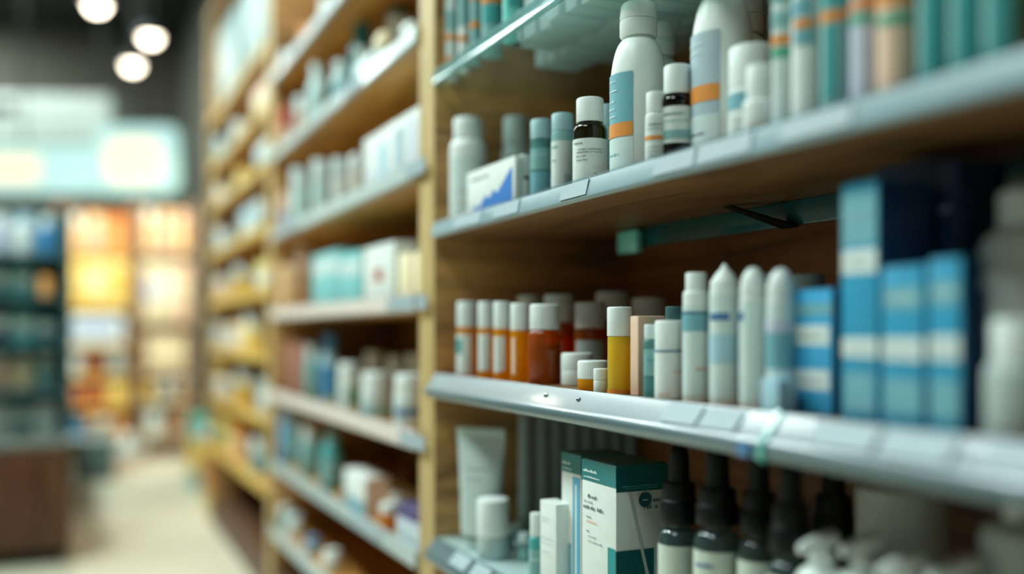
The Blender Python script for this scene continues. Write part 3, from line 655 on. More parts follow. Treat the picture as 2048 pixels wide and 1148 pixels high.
mb.strokes(SU, .50 * dp, .60 * dp, .785 * H, .012 * H, 5)
mb.build('emblem_mark', INKW, t, flat=True)
mb = MB()
for i, (u0, u1, v, h) in enumerate([(.70, .96, .775, .022), (.52, .80, .735, .018)]): mb.strokes(SU, u0 * dp, u1 * dp, v * H, h * H, 20 + i)
mb.build('lettering', INK, t, flat=True)
mb = MB(); mb.add([PS(.22, .845), PS(.27, .845), PS(.72, .2), PS(.82, 0), PS(.73, 0), PS(.62, .25)], [(0, 1, 2, 5), (5, 2, 3, 4)]).build('slanting_line', mat('pale grey print', (190, 200, 196), .5), t, flat=True)
mb = MB(); mb.strokes(SU, .1 * dp, .8 * dp, .875 * H, .009 * H, 40); mb.strokes(SU, .15 * dp, .8 * dp, .862 * H, .006 * H, 41); mb.build('lettering', INKT, t, flat=True)
# droppers
DL = lambda m2=None, **k: dict(z0=.03, z1=k.get('z1', .43), a=85, m=mat('cream label paper', (200, 210, 198), .6), bands=([(.10, .44, m2, -.85, .25)] if m2 else []), text=k.get('text', []))
dropper('dropper_bottle', 'clear dropper bottle with black bulb and plain label, next to the emblem box', 'dropper bottle', (*C(1317, 1399, 882, z, .004)[:3], .2015), z, DL(z1=.535, text=[(-.8, -.5, .34, .012, INK), (-.8, -.2, .28, .01, INK)]), .63, .82)
dropper('dropper_bottle', 'clear dropper bottle with navy block on its label', 'dropper bottle', (*C(1388, 1482, 896, z, .002)[:3], .207), z, DL(NAVY, z1=.556, text=[(-.75, -.1, .49, .02, INKB)]), .66, .816)
dropper('dropper_bottle', 'clear dropper bottle behind and between two others, with pale blue slanted label', 'dropper bottle', (*C(1476, 1560, 910, z, .020)[:3], .207), z, DL(None, z1=.545), .65, .82)
dropper('dropper_bottle', 'clear dropper bottle nearest the white pump bottles', 'dropper bottle', (*C(1536, 1628, 922, z, .003)[:3], .207), z, DL(None, z1=.555), .635, .825)
dropper('dropper_bottle', 'black-topped dropper bottle in deep shade behind the pump bottles', 'dropper bottle', (*C(1622, 1712, 935, z, .085)[:3], .207), z, DL(None, z1=.3), .60, .80)
# pump bottles
for a, b, y, d, H, q in [(1590, 1698, 1060, .0, .148, 'white pump bottle nearest the dropper bottles'), (1672, 1780, 1062, .016, .15, 'white pump bottle, second from the droppers'), (1745, 1875, 1068, .0, .148, 'white pump bottle, third from the droppers'), (1840, 1985, 1075, .012, .15, 'white pump bottle, fourth from the droppers')]:
    X, Y, R, _ = C(a, b, y, z, d)
    pump('pump_bottle', q + ' on the bottom shelf', 'bottle', (X, Y, R * .98, H + .007), z)
X, Y, R, _ = C(1716, 1892, 940, z, .085); bottle('lotion_bottle', 'large plain white bottle with square shoulders behind the pump bottles', 'bottle', (X, Y, R, .2), .08, .4, sh=.03, mb=W, zs=z, ribs=0)
X, Y, R, _ = C(1965, 2110, 940, z, .06); bottle('lotion_bottle', 'large white bottle behind the fourth pump bottle, past the brown gap', 'bottle', (X, Y, R, .2), .1, .4, sh=.06, mb=WG, zs=z, ribs=0)
for i in range(8):
    zt = thing('stick_tube', 'slim white stick tube in the shaded back row, %s from the corner' % ['first', 'second', 'third', 'fourth', 'fifth', 'sixth', 'seventh', 'eighth'][7 - i], 'tube', (.632 + i * .0262, 1.375 - .002 * (i % 2), z), 0, 'white stick tubes in the shaded back row')
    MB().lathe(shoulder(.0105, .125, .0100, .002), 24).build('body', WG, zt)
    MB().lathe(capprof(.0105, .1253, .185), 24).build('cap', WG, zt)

# ---------------------------------------------------------------- second bay
S = {k: CAMZ + SHT[1][k] + BT + E for k in range(7)}
SB2.update(S.values())
def box2(q, a, b, y, k, d, dp, m, panels=(), text=(), nm='carton', **kw): return carton(nm, q, 'box', a, b, y, S[k], d, dp, m, panels=panels, text=text, **kw)
def bot2(q, a, b, y, k, d, m=W, mc=WC, nm='bottle', cat='bottle', H=None, **kw):
    X, Y, R, h = C(a, b, y, S[k] - E, d)
    Y = min(Y, 2.714 - R)
    kw.setdefault('hc', .25); kw.setdefault('sh', .08); kw.setdefault('rc', .7)
    return bottle(nm, q, cat, (X, Y, R, H or h), mb=m, mc=mc, zs=S[k], seg=28, ribs=0, **kw)
LW = lambda m=PAPER, b=[]: dict(z0=.1, z1=.55, a=80, m=m, bands=b)
PALE = mat('bright pale aqua plastic', (196, 228, 228), .3)
# shelf 1 (top one in view)
bot2('dark teal bottle with white label, nearest the post on the high shelf', 768, 832, 0, 1, .075, TEALC, TEALC, 'shampoo_bottle', H=.185, lab=dict(z0=.2, z1=.9, a=50, m=W))
bot2('dark teal bottle with white label, second from the post on the high shelf', 700, 750, 0, 1, .03, TEALC, TEALC, 'shampoo_bottle', H=.18, lab=dict(z0=.3, z1=.7, a=30, m=W))
bot2('teal bottle in shade behind the two white-labelled teal bottles', 742, 796, 0, 1, .15, TEALD, TEALK, 'shampoo_bottle', H=.165)
bot2('bright white round-topped jar nearest the post on the high shelf', 800, 846, 42, 1, .004, W, W, 'cream_jar', 'jar', hc=.4, rc=1.0, rn=.9, dome=.8)
bot2('bright white round-topped jar, second from the post on the high shelf', 747, 794, 62, 1, .004, W, CREAM, 'cream_jar', 'jar', hc=.4, rc=1.0, rn=.9, dome=.8)
box2('low white packet before the teal bottles on the high shelf', 706, 744, 118, 1, .0, .026, W2)
bot2('pale aqua rounded bottle left of the white packet on the high shelf', 662, 704, 124, 1, .004, PALE, W2, 'cream_bottle', sh=.2, lab=LW(BLUEL))
bot2('pale aqua rounded bottle, farther along than its twin on the high shelf', 616, 660, 128, 1, .004, PALE, W2, 'cream_bottle', sh=.2)
bot2('pinkish white jar on the high shelf before the far post', 590, 618, 195, 1, .006, PINK, W, 'cream_jar', 'jar', hc=.4, rc=1, rn=.9)
bot2('small red and white jar closest to the far post on the high shelf', 560, 588, 218, 1, .006, PINK, RED, 'cream_jar', 'jar', hc=.4, rc=1, rn=.9)
# shelf 0 far end
for i, (a, b, y, m, mc, q) in enumerate([(640, 676, 0, PINK, W, 'pinkish jar high up on the uppermost visible shelf'), (600, 634, 60, W, ORP, 'white jar with orange lid on the uppermost visible shelf'), (560, 594, 105, LILAC, W, 'lilac white jar on the uppermost visible shelf')]):
    bot2(q, a, b, 0, 0, .006, m, mc, 'cream_jar', 'jar', H=.07, hc=.4, rc=1, rn=.9)
# shelf 2
box2('long white box with grey blue printed marks, nearest the post', 727, 851, 246, 2, .006, .09, WP, panels=[('f', .30, .42, .2, .75, PBLUE), ('f', .55, .70, .25, .85, GREYL), ('f', .78, .86, .3, .85, LILAC), ('f', .06, .24, .3, .4, LILAC)])
bot2('glossy white round jar between the long white box and aqua packs', 697, 726, 306, 2, .006, mat('gloss pearl plastic', (236, 236, 230), .08, coat=.8), W, 'cream_jar', 'jar', hc=.35, rc=1, rn=.95, dome=.7)
for a, b, y, q, m in [(664, 697, 318, 'white rounded bottle next to the glossy round jar', W), (624, 663, 322, 'pale aqua rounded bottle, middle of three beyond the glossy jar', PALE), (583, 623, 338, 'pale aqua rounded bottle, farthest of three beyond the glossy jar', PALE)]:
    bot2(q, a, b, y, 2, .006, m, W2, 'cream_bottle', sh=.2, hc=.35, rc=.98, rn=.92)
bot2('lilac jar beside the far post, beyond the aqua bottles', 553, 582, 392, 2, .008, LILAC, PINK, 'cream_jar', 'jar', hc=.4, rc=1, rn=.9)
# shelf 3
box2('narrow cream box with reddish sides, nearest the post', 826, 850, 504, 3, .006, .05, CREAM, panels=[('s', 0, 1, 0, 1, PINK)])
box2('narrow cream box with reddish sides, second from the post', 797, 822, 506, 3, .006, .05, CREAM, panels=[('s', 0, 1, 0, 1, PINK)])
box2('white box with red spot beside the narrow cream boxes', 728, 788, 490, 3, .006, .06, WP, panels=[('f', .38, .62, .42, .62, RED), ('f', .2, .8, .4, .44, PINK)])
box2('aqua box with pale band, next to the red-spot box', 679, 722, 505, 3, .008, .05, mat('aqua carton', (130, 196, 198), .5), panels=[('f', 0, 1, .6, .85, W2)])
box2('aqua box with pale band, second from the red-spot box', 624, 676, 506, 3, .008, .05, MATS['aqua carton'], panels=[('f', 0, 1, .62, .88, W2)])
bot2('tan jar with round lid beyond the aqua boxes', 592, 622, 490, 3, .02, TAN, PINK, 'cream_jar', 'jar', hc=.35, rc=.95, rn=.9)
bot2('peach glossy jar by the far post, beyond the tan jar', 556, 590, 532, 3, .008, PEACH, PEACH, 'cream_jar', 'jar', hc=.35, rc=1, rn=.95)
# shelf 4
for a, b, y, d, q, l in [(788, 852, 748, .006, 'white wide-capped jar with blue label, nearest the post', LW(W2, [(.28, .4, INKB, -.8, .6)])), (722, 784, 745, .006, 'white wide-capped jar with pale teal label, front row', LW(W2, [(.12, .3, TEALP)])), (676, 720, 726, .006, 'white wide-capped jar with green label, front row', LW(W2, [(.15, .5, GREEN2, .0, .8)]))]:
    bot2(q, a, b, y, 4, d, W, WC, 'supplement_jar', 'jar', hc=.34, rc=.95, rn=.88, sh=.05, lab=l)
for a, b, y, d, q in [(812, 850, 708, .10, 'white capped jar in the back row, nearest the post'), (774, 810, 712, .10, 'white capped jar in the back row, second from the post'), (730, 768, 704, .10, 'white capped jar in the back row, third from the post')]:
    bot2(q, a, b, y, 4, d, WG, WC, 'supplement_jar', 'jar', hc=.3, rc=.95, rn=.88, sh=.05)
bot2('pale blue bottle with rounded shoulders beside the green-labelled jar', 640, 680, 668, 4, .03, PBLUE, BLUP, 'shampoo_bottle', sh=.2, lab=LW(BLUP))
bot2('pale aqua bottle, second beyond the green-labelled jar', 608, 640, 690, 4, .02, TEALP, W2, 'shampoo_bottle', sh=.2)
box2('reddish brown box at the far end of the jar shelf', 562, 604, 684, 4, .02, .06, mat('reddish brown carton', (150, 100, 80), .55))
# shelf 5
for i, (a, b) in enumerate([(831, 848), (812, 829), (793, 810)]):
    box2('slim white box with dark violet top, %s from the post' % ['first', 'second', 'third'][i], a, b, 1026 - 8 * i, 5, .004, .05, LILAC, flap=PURP, panels=[('f', 0, 1, .72, 1, PURP), ('s', 0, 1, .72, 1, PURP), ('f', .1, .9, .1, .6, W2)])
bot2('orange jar with white lid beside the violet-topped boxes', 760, 794, 1006, 5, .003, ORP, W, 'pill_bottle', 'jar', hc=.35, rc=1, rn=.9)
box2('white box with orange end, behind the orange jar', 735, 790, 978, 5, .055, .06, WP, panels=[('s', 0, 1, 0, .75, ORP), ('f', .6, 1, 0, .6, BLUEL)])
box2('white and peach box beyond the orange-ended one', 688, 730, 946, 5, .008, .05, WP, panels=[('s', 0, 1, 0, 1, PINK), ('f', 0, 1, 0, .35, BLUEL)])
for a, b, y, q in [(792, 828, 940, 'brown round jar in shade behind the violet-topped boxes'), (752, 788, 932, 'brown round jar in shade behind the white box with orange end')]:
    bot2(q, a, b, y, 5, .15, BROWN, mat('reddish brown lid', (130, 70, 46), .35), 'pill_bottle', 'jar', hc=.3, rc=.95, rn=.9)
bot2('teal bottle with pale cap before the white and peach box', 640, 686, 862, 5, .008, TEALM, TEALP, 'shampoo_bottle', sh=.2, hc=.22, rc=.6, lab=LW(TEALP))
bot2('teal bottle with white round cap, second from the white and peach box', 600, 638, 848, 5, .010, TEALP, W, 'shampoo_bottle', sh=.2, hc=.3, rc=.75)
bot2('pale aqua bottle between teal and blue bottles on the fifth shelf', 572, 602, 832, 5, .02, TEALP, W2, 'shampoo_bottle', sh=.2, hc=.25, rc=.7)
bot2('blue bottle on the fifth shelf close to the far post', 550, 574, 812, 5, .006, BLUP, PBLUE, 'shampoo_bottle', sh=.15, hc=.2, rc=.8)
bot2('pale blue bottle with white cap, last on the fifth shelf', 546, 556, 790, 5, .01, PBLUE, W, 'shampoo_bottle', H=.12, sh=.15, hc=.3, rc=.9)
# shelf 6
for a, b, y, m, mc, q in [(545, 572, 1002, TEALP, W, 'pale aqua bottle on the lowest shelf near the far post'), (573, 606, 1030, W, W2, 'white bottle on the lowest shelf beside the aqua one'), (608, 640, 1074, PBLUE, BLUP, 'pale blue bottle with blue cap on the lowest shelf'), (644, 684, 1100, W, W, 'white round-capped bottle on the lowest shelf, nearest to view')]:
    bot2(q, a, b, y, 6, .006, m, mc, 'shampoo_bottle', sh=.15, hc=.3, rc=.85)

# ---------------------------------------------------------------- third bay
S3 = {k: CAMZ + SHT[2][k] + BT + E for k in range(8)}
rg = random.Random(21)
SN = ['top', 'second', 'third', 'fourth', 'fifth', 'sixth', 'seventh', 'lowest']
NTH = ['nearest the far-bay post', 'second from the nearer post', 'third from the nearer post', 'fourth from the nearer post', 'fifth from the nearer post', 'last, at the far end']
G3 = {  # shelf: goods from the near post on (pixel span, height, kind, colours, words)
 0: [(480, 532, .34, 'b', mat('pale grey aqua carton', (156, 184, 182), .5), WG, 'tall pale aqua box'), (432, 476, .32, 'b', mat('grey aqua carton', (128, 158, 156), .5), WG, 'tall grey aqua box')],
 1: [(500, 534, .12, 'b', PINK, CREAM, 'pale peach box'), (462, 494, .11, 'j', W2, W, 'white jar'), (424, 458, .13, 'j', mat('sky aqua plastic', (140, 196, 208), .35), PBLUE, 'sky blue jar')],
 2: [(506, 534, .10, 'b', W, PBLUE, 'white box'), (470, 502, .09, 'j', CREAM, YEL, 'cream jar'), (424, 464, .12, 'j', W, CREAM, 'large white jar')],
 3: [(508, 536, .11, 'j', WG, W, 'grey white jar'), (474, 504, .11, 'b', PBLUE, W, 'pale blue box'), (426, 470, .11, 'j', PBLUE, W, 'pale blue jar')],
 4: [(504, 536, .10, 'b', YEL2, W, 'soft yellow box'), (466, 500, .12, 'j', YEL, W, 'golden yellow jar'), (428, 462, .10, 'j', PEACH, W, 'peach jar')],
 5: [(486, 534, .13, 'j', YEL2, W, 'large yellow-bottomed white jar'), (450, 482, .10, 'b', PEACH, W, 'peach box'), (426, 448, .10, 'j', W, W2, 'small white jar')],
 6: [(508, 535, .11, 'b', WG, W, 'grey white box'), (472, 504, .12, 'j', YEL, W, 'yellow jar with white lid'), (428, 468, .12, 'j', W, YEL, 'white jar with yellow lid')],
 7: [(500, 536, .11, 'j', TEALP, W, 'aqua jar'), (462, 496, .12, 'j', PEACH, ORP, 'orange-lidded peach jar'), (424, 458, .12, 'b', YEL, GREEN, 'yellow and green packet')],
}
for k, row in G3.items():
    for i, (a, b, H, kd, m, mc, q) in enumerate(row):
        q2 = '%s on the %s visible shelf of the farthest bay' % (q, SN[k])
        if kd == 'b':
            Xf = XF + .01; Yf, Yn = y_at(a, Xf), y_at(b, Xf)
            Yn = max(Yn, 2.80); Yf = min(Yf, 4.02)
            carton('carton', q2, 'box', 0, 0, 0, S3[k], 0, .09, m, panels=[('f', .1, .9, .3, .7, mc)], at=(Xf + .05, (Yn + Yf) / 2, (Yf - Yn) * .86, H))
        else:
            X, Y, R, _ = C(a, b, 0, S3[k], .006)
            R = min(R * 1.25, .09); Y = min(max(Y, 2.80 + R), 4.02 - R)
            bottle('cream_jar', q2, 'jar', (XF + .008 + R, Y, R, H), .35, .95, sh=.1, mb=m, mc=mc, zs=S3[k], seg=24, ribs=0, lab=dict(z0=.05, z1=.3, a=85, m=YEL) if 'yellow-bottomed' in q else None)

# ---------------------------------------------------------------- display at the end of the aisle
YD = 6.2
def at(px, Y): return Y * math.tan(ang(px))
def zz(py, px, Y): return z_at(py, at(px, Y), Y)
def rack(name, label, px0, px1, pys, pybot, Y, dp, mback, mshelf, group=None):
    x0, x1 = at(px0, Y), at(px1, Y)
    t = thing(name, label, 'display', ((x0 + x1) / 2, Y + dp / 2, 0))
    w = x1 - x0; top = z_at(pys[0], (x0 + x1) / 2, Y)
    MB().box(-w / 2, w / 2, dp / 2 - .02, dp / 2, 0, top).build('back_panel', mback, t)
    for s in (-1, 1): MB().box(s * w / 2 - (.02 if s > 0 else 0), s * w / 2 + (.02 if s < 0 else 0), -dp / 2, dp / 2 - .021, 0, top, .002).build('side_panel', mback, t)
    zs = []
    for py in pys[1:]:
        z = z_at(py, (x0 + x1) / 2, Y); zs.append(z + E)
        MB().box(-w / 2 + .021, w / 2 - .021, -dp / 2, dp / 2 - .021, z - .018, z, .002).build('shelf', mshelf, t)
    MB().box(-w / 2 + .021, w / 2 - .021, -dp / 2 + .02, dp / 2 - .021, 0, zs[-1] - .02).build('plinth', DWOOD, t)
    return t, x0, x1, zs
ORW = wood('orange brown display wood', (104, 66, 32), (150, 100, 54), 'Z', .5)
_, x0, x1, zl = rack('display_rack', 'orange brown display rack under the lit sign, stocked with yellow goods', 112, 268, [404, 505, 612, 690, 752, 812, 872], 0, YD, .34, ORW, YWOOD)
_, x2, x3, zr = rack('display_rack', 'display rack with peach and cream goods, next to the yellow-stocked one', 274, 392, [404, 500, 640, 742, 800, 872], 0, YD, .34, mat('rack tan board', (170, 140, 110), .55), mat('rack cream board', (206, 190, 160), .5))
def disp(q, kd, x, z, w, H, m, mc, dy=.0, nm=None):
    w = w * .86
    if kd == 'b': carton(nm or 'carton', q, 'box', 0, 0, 0, z, 0, .16, m, panels=[('f', .1, .9, .3, .75, mc)], at=(x, YD + .10 + dy, w, H), rz=0)
    else: bottle(nm or 'jar', q, 'jar', (x, YD + .02 + w / 2 + dy, w / 2, H), .28, .85, sh=.1, mb=m, mc=mc, zs=z, seg=24, ribs=0, rz=0, lab=dict(z0=.15, z1=.5, a=70, m=mc) if kd == 'l' else None)
ox = lambda a, b, n, i: a + .03 + (b - a - .06) * (i + .5) / n
GL = mat('glossy orange plastic', (238, 172, 104), .1, coat=.8)
for i, (m, mc) in enumerate([(PEACH, W), (PINK, PEACH), (GL, ORP)]):
    disp('%s tub on the uppermost shelf of the yellow-stocked rack' % ['peach white-lidded', 'pale pink peach-lidded', 'glossy orange'][i], 'c', ox(x0, x1, 3, i), zl[0], .115, .22, m, mc)
for i, (m, mc) in enumerate([(YEL, YEL2), (YEL2, CREAM), (YEL2, YEL)]):
    disp('%s packet on the yellow shelf of the display rack' % ['deep yellow', 'cream-fronted yellow', 'soft yellow'][i], 'b', ox(x0, x1, 3, i), zl[1], .125, .27, m, mc, nm='packet')
disp('wide white and blue box under the yellow packets', 'b', ox(x0, x1, 1, 0), zl[2], .36, .17, W, mat('lavender blue print', (140, 170, 215), .5))
for i, (m, mc) in enumerate([(W, LILAC), (mat('copper brown plastic', (176, 106, 62), .3, coat=.5), PURP), (WG, W)]):
    disp('%s under the wide white and blue box' % ['small pale jar', 'copper brown pot with violet lid', 'small grey white jar'][i], 'c', ox(x0, x1, 3, i), zl[3], .11, .14, m, mc)
for i, (m, mc) in enumerate([(PLUM, ORP), (ORP, PLUM), (YEL, YEL2)]):
    disp('%s on the lower part of the yellow-stocked rack' % ['plum coloured box', 'orange box with plum front', 'golden box'][i], 'b', ox(x0, x1, 3, i), zl[4], .115, .13, m, mc)
for i, (m, mc) in enumerate([(BLUP, NAVY), (YEL, ORP), (GL, BROWN)]):
    disp('%s on the lowest shelf of the yellow-stocked rack' % ['blue jar with navy lid', 'yellow jar with orange lid', 'glossy orange jar with brown lid'][i], 'c', ox(x0, x1, 3, i), zl[5], .11, .13, m, mc)
for i, (m, mc) in enumerate([(PEACH, W), (PINK, PEACH), (PEACH, PINK)]):
    disp('%s bottle on the uppermost shelf of the peach-stocked rack' % ['white-capped peach', 'pale pink peach-capped', 'peach pink-capped'][i], 'c', ox(x2, x3, 3, i), zr[0], .095, .24, m, mc, nm='bottle')
for i, (m, mc) in enumerate([(CREAM, LILAC), (CREAM, W), (PINK, CREAM)]):
    disp('tall %s box in the middle of the peach-stocked rack' % ['lilac-fronted cream', 'white-fronted cream', 'cream-fronted pink'][i], 'b', ox(x2, x3, 3, i), zr[1], .095, .34, m, mc)
disp('wide tan box below the tall cream boxes', 'b', ox(x2, x3, 1, 0), zr[2], .27, .22, mat('light tan carton', (206, 180, 146), .55), CREAM)
for i, (m, mc) in enumerate([(YEL, BROWN), (WG, W), (TAN, W)]):
    disp('%s under the wide tan box' % ['yellow jar with brown lid', 'grey white jar', 'tan jar with white lid'][i], 'c', ox(x2, x3, 3, i), zr[3], .09, .13, m, mc)
for i, (m, mc) in enumerate([(W, W2), (TAN, BROWN)]):
    disp('%s on the lowest shelf of the peach-stocked rack' % ['round white tub', 'brown-fronted tan box'][i], 'cb'[i], ox(x2, x3, 2, i), zr[4], .12, .16, m, mc)

# lit sign and the grey box above it, both turned towards the shop front
HOUS = mat('sign housing', (120, 170, 168), .4)
GLOW = mat('lit sign face', (190, 234, 228), .4, emit=.95)
GLOWW = mat('warm sign hot spot', (255, 242, 200), .4, emit=1.05)  # hot spots from lamps inside the sign, made as glowing plates
def rr(x0, x1, z0, z1, r, y0, y1):
    pts = []
    for cx, cz, a0 in ((x1 - r, z0 + r, -90), (x1 - r, z1 - r, 0), (x0 + r, z1 - r, 90), (x0 + r, z0 + r, 180)):
        for i in range(7):
            a = math.radians(a0 + 15 * i); pts.append((cx + r * math.cos(a), cz + r * math.sin(a)))
    mb = MB(); mb.loft([[(p[0], yy, p[1]) for p in pts] for yy in (y0, y1)]); return mb
def facing(px, dc):                       # ground point seen at px, dc in front of the lens
    k = (px - 1024) / F * dc
    return (dc * ST + k * CT, dc * CT - k * ST)
dc = 5.95; k = dc / F
X, Y = facing(180, dc); zb = CAMZ + (HOR - 390) * k
t = thing('lit_sign', 'lit white sign with a taller rounded panel, hung over the display racks', 'sign', (X, Y, zb), -TH)
U = lambda px: (px - 180) * k
V = lambda py: (390 - py) * k
rr(U(-260), U(200), V(388), V(290), .03, 0, .10).build('sign_panel', HOUS, t)
rr(U(-256), U(198), V(386), V(292), .03, -.006, -.0005).build('lit_face', GLOW, t)
rr(U(192), U(362), V(391), V(252), .07, -.026, .10).build('sign_panel', HOUS, t)
rr(U(195), U(359), V(388), V(255), .065, -.033, -.0265).build('lit_face', GLOW, t)
rr(U(214), U(326), V(366), V(280), .08, -.038, -.0335).build('warm_hot_spot', GLOWW, t)
rr(U(-40), U(82), V(366), V(310), .05, -.011, -.0065).build('warm_hot_spot', GLOWW, t)
for px in (40, 270): MB().bar((U(px), .05, V(300)), (U(px), .05, CEIL - zb), .008).build('hanging_rod', STEEL, t)
dc = 6.7; k = dc / F
X, Y = facing(60, dc); zb = CAMZ + (HOR - 287) * k
t = thing('air_conditioner', 'grey white air conditioner box with dark vent, hanging above the lit sign', 'air conditioner', (X, Y, zb), -TH)
U = lambda px: (px - 60) * k
h = 100 * k
MB().box(U(-300), U(222), 0, .4, 0, h, .03, 3).build('body', mat('grey white sheet metal', (214, 222, 212), .5), t)
MB().box(U(-60), U(30), -.006, -.0005, h * .6, h * .8).build('vent', mat('dark vent', (20, 28, 28), .5), t)
MB().box(U(-280), U(160), -.004, -.0005, h * .40, h * .44).build('seam_strip', mat('seam grey', (140, 156, 154), .5), t)
for u in (U(-200), U(180)): MB().bar((u, .2, h), (u, .2, CEIL - zb), .01).build('hanging_rod', STEEL, t)

# pendant spots
for i, (px, py, Y, q) in enumerate([(301, 68, 5.0, 'pendant spot lamp nearest the shelving bays'), (265, 124, 5.6, 'lowest pendant spot lamp in view, left of its neighbour'), (194, 2, 4.4, 'pendant spot lamp cut by the top of the picture')]):
    X = at(px, Y); Z0 = z_at(py, X, Y)
    t = thing('pendant_lamp', q, 'lamp', (X, Y, Z0), 0, None)
    MB().lathe([(0, .05), (.028, .05), (.05, .03), (.055, -.02), (.05, -.02), (.045, .025), (0, .03)], 28).build('lamp_shade', mat('dark lamp metal', (40, 46, 46), .4, .6), t)
    MB().lathe([(.0, -.048), (.022, -.044), (.036, -.03), (.042, -.012), (.038, .01), (.02, .022), (0, .024)], 24).build('bulb', mat('lit warm bulb', (255, 240, 214), .4, emit=14), t)
    MB().bar((0, 0, .05), (0, 0, CEIL - Z0), .006).build('hanging_rod', STEEL, t)
t = thing('ceiling_track', 'grey track bar under the dark ceiling over the pendant lamps', 'track', (at(262, 5.2), 5.2, CEIL - .06))
MB().box(-.06, .06, -1.6, 2.2, .0, .0595, .004).build('rail', mat('track grey', (90, 104, 102), .5), t)

# ---------------------------------------------------------------- low cabinet and goods on the other side
YL = 3.5
xl0, xl1 = -.95, at(140, YL)
ct = zz(884, 60, YL)
t = thing('cabinet', 'dark brown wooden cabinet at the end of the opposite aisle side', 'cabinet', ((xl0 + xl1) / 2, YL + .9, 0))
w = xl1 - xl0
MB().box(-w / 2, w / 2, -.9, .9, .05, ct - .02, .003).build('body', DWOOD, t)
MB().box(-w / 2, w / 2, -.905, .9, ct - .0195, ct, .004).build('top_board', mat('grey counter top', (110, 118, 112), .4), t)
for u0, u1 in ((-w / 2 + .02, -w / 2 + w * .30), (-w / 2 + w * .32, -w / 2 + w * .62), (w / 2 - w * .36, w / 2 - .085)):
    MB().box(u0, u1, -.912, -.9005, .09, ct - .05, .004).build('door_panel', wood('reddish dark wood', (54, 24, 10), (84, 42, 20), 'Z', .45), t)
MB().box(-w / 2 + .02, w / 2 - .02, -.86, .86, 0, .05).build('plinth', BLK, t)
# shelving on the cabinet
sz = [ct, zz(790, 60, YL), zz(690, 60, YL), zz(590, 60, YL), zz(500, 60, YL)]
t = thing('shelf_rack', 'teal grey shelf rack standing on the brown cabinet', 'shelving', ((xl0 + xl1) / 2, YL + .6, ct + E))
w2 = w - .01
TK = mat('dark teal rack paint', (58, 94, 96), .5)
MB().box(-w2 / 2, w2 / 2, -.02, .0, 0, .80).build('back_panel', TK, t)
for s in (-1, 1): MB().box(s * w2 / 2 - .01, s * w2 / 2 + .01, -.42, -.0205, 0, .76).build('side_panel', TK, t)
for k in range(1, 5): MB().box(-w2 / 2 + .011, w2 / 2 - .011, -.42, -.0205, sz[k] - ct - .014, sz[k] - ct, .001).build('shelf', TK, t)
xa, xb = t.location.x - w2 / 2 + .02, t.location.x + w2 / 2 - .02
rg = random.Random(5)
cols = [(TEALK, 'dark teal'), (TEALM, 'teal'), (PBLUE, 'pale blue'), (W2, 'cool white'), (BLUP, 'blue'), (TEALP, 'pale aqua'), (WG, 'grey white'), (PINK, 'peach'), (TAN, 'tan'), (NAVY, 'navy'), (LILAC, 'lilac')]
lev = ['on the cabinet top', 'on the lowest board', 'on the second board', 'on the third board', 'on the topmost board']
vis = [[(92, 'p', W2, 'cool white'), (46, 'p', TEALK, 'dark teal'), (0, 'p', WG, 'grey white')], [(92, 'c', TEALP, 'pale aqua'), (46, 'c', CREAM, 'cream'), (0, 'c', PINK, 'peach')], [(92, 'p', TEALK, 'dark teal'), (46, 'p', TEALM, 'teal'), (0, 'p', NAVY, 'navy')], [(92, 'g', GL, 'glossy orange'), (46, 'p', TEALM, 'mid teal'), (0, 'p', TEALK, 'dark teal')], [(94, 'c', BLUP, 'blue'), (48, 'c', W, 'bright white'), (2, 'c', LILAC, 'lilac')]]
for k, row in enumerate(vis):
    hmax = (sz[k + 1] - sz[k] - .03) if k < 4 else .17
    for i, (px, kd, m, cq) in enumerate(row):
        if kd == 'g':
            X = at(px, YL + .19); bottle('jar', 'glossy orange jar standing on the third board of the teal grey rack', 'jar', (X, YL + .225, .024, .07), .35, .95, sh=.1, mb=m, mc=m, zs=sz[k] + 2 * E, seg=24, ribs=0, rz=0); continue
        X = at(px, YL + .3); q = '%s %s %s of the teal grey rack' % (cq, 'bottle' if kd == 'c' else 'box', lev[k])
        if kd == 'p': carton('carton', q, 'box', 0, 0, 0, sz[k] + 2 * E, 0, .14, m, panels=[('f', .15, .85, .4, .75, W2)], at=(X, YL + .33, .068, hmax * rg.uniform(.75, .95)), rz=0)
        else: bottle('bottle', q, 'bottle', (X, YL + .31, .034, hmax * rg.uniform(.8, .95)), .25, .6, sh=.12, mb=m, mc=W if m is not W else PBLUE, zs=sz[k] + 2 * E, seg=24, ribs=0, rz=0)
# baskets of small goods on the floor between the cabinet and the racks
def basket(q, px, py, Y, w, h, m):
    X = at(px, Y); Z0 = max(0, zz(py, px, Y) - h)
    t = thing('bin', q, 'bin', (X, Y, 0))
    hb = Z0 + h
    MB().box(-w / 2, w / 2, -.12, .12, 0, hb - .012, .004).build('body', m, t)
    MB().box(-w / 2 - .006, w / 2 + .006, -.126, .126, hb - .0117, hb, .003).build('rim', WG, t)
    return X, Y, hb + E
X, Y, Z1 = basket('slate teal floor bin beside the brown cabinet', 186, 872, 5.46, .20, .1, mat('slate teal plastic', (84, 106, 106), .5))
for i, (dx, m, mc, q) in enumerate([(-.055, BLUP, NAVY, 'blue jar with navy lid on the slate teal floor bin'), (.0, TAN, PEACH, 'tan jar with peach lid on the slate teal floor bin'), (.055, TEALP, W, 'aqua jar with white lid on the slate teal floor bin')]):
    bottle('jar', q, 'jar', (X + dx, Y, .026, .09), .3, .9, sh=.1, mb=m, mc=mc, zs=Z1, seg=24, ribs=0, rz=0)
X, Y, Z1 = basket('pale peach floor bin before the display racks', 256, 900, 5.86, .16, .1, mat('peach bin plastic', (196, 176, 160), .5))
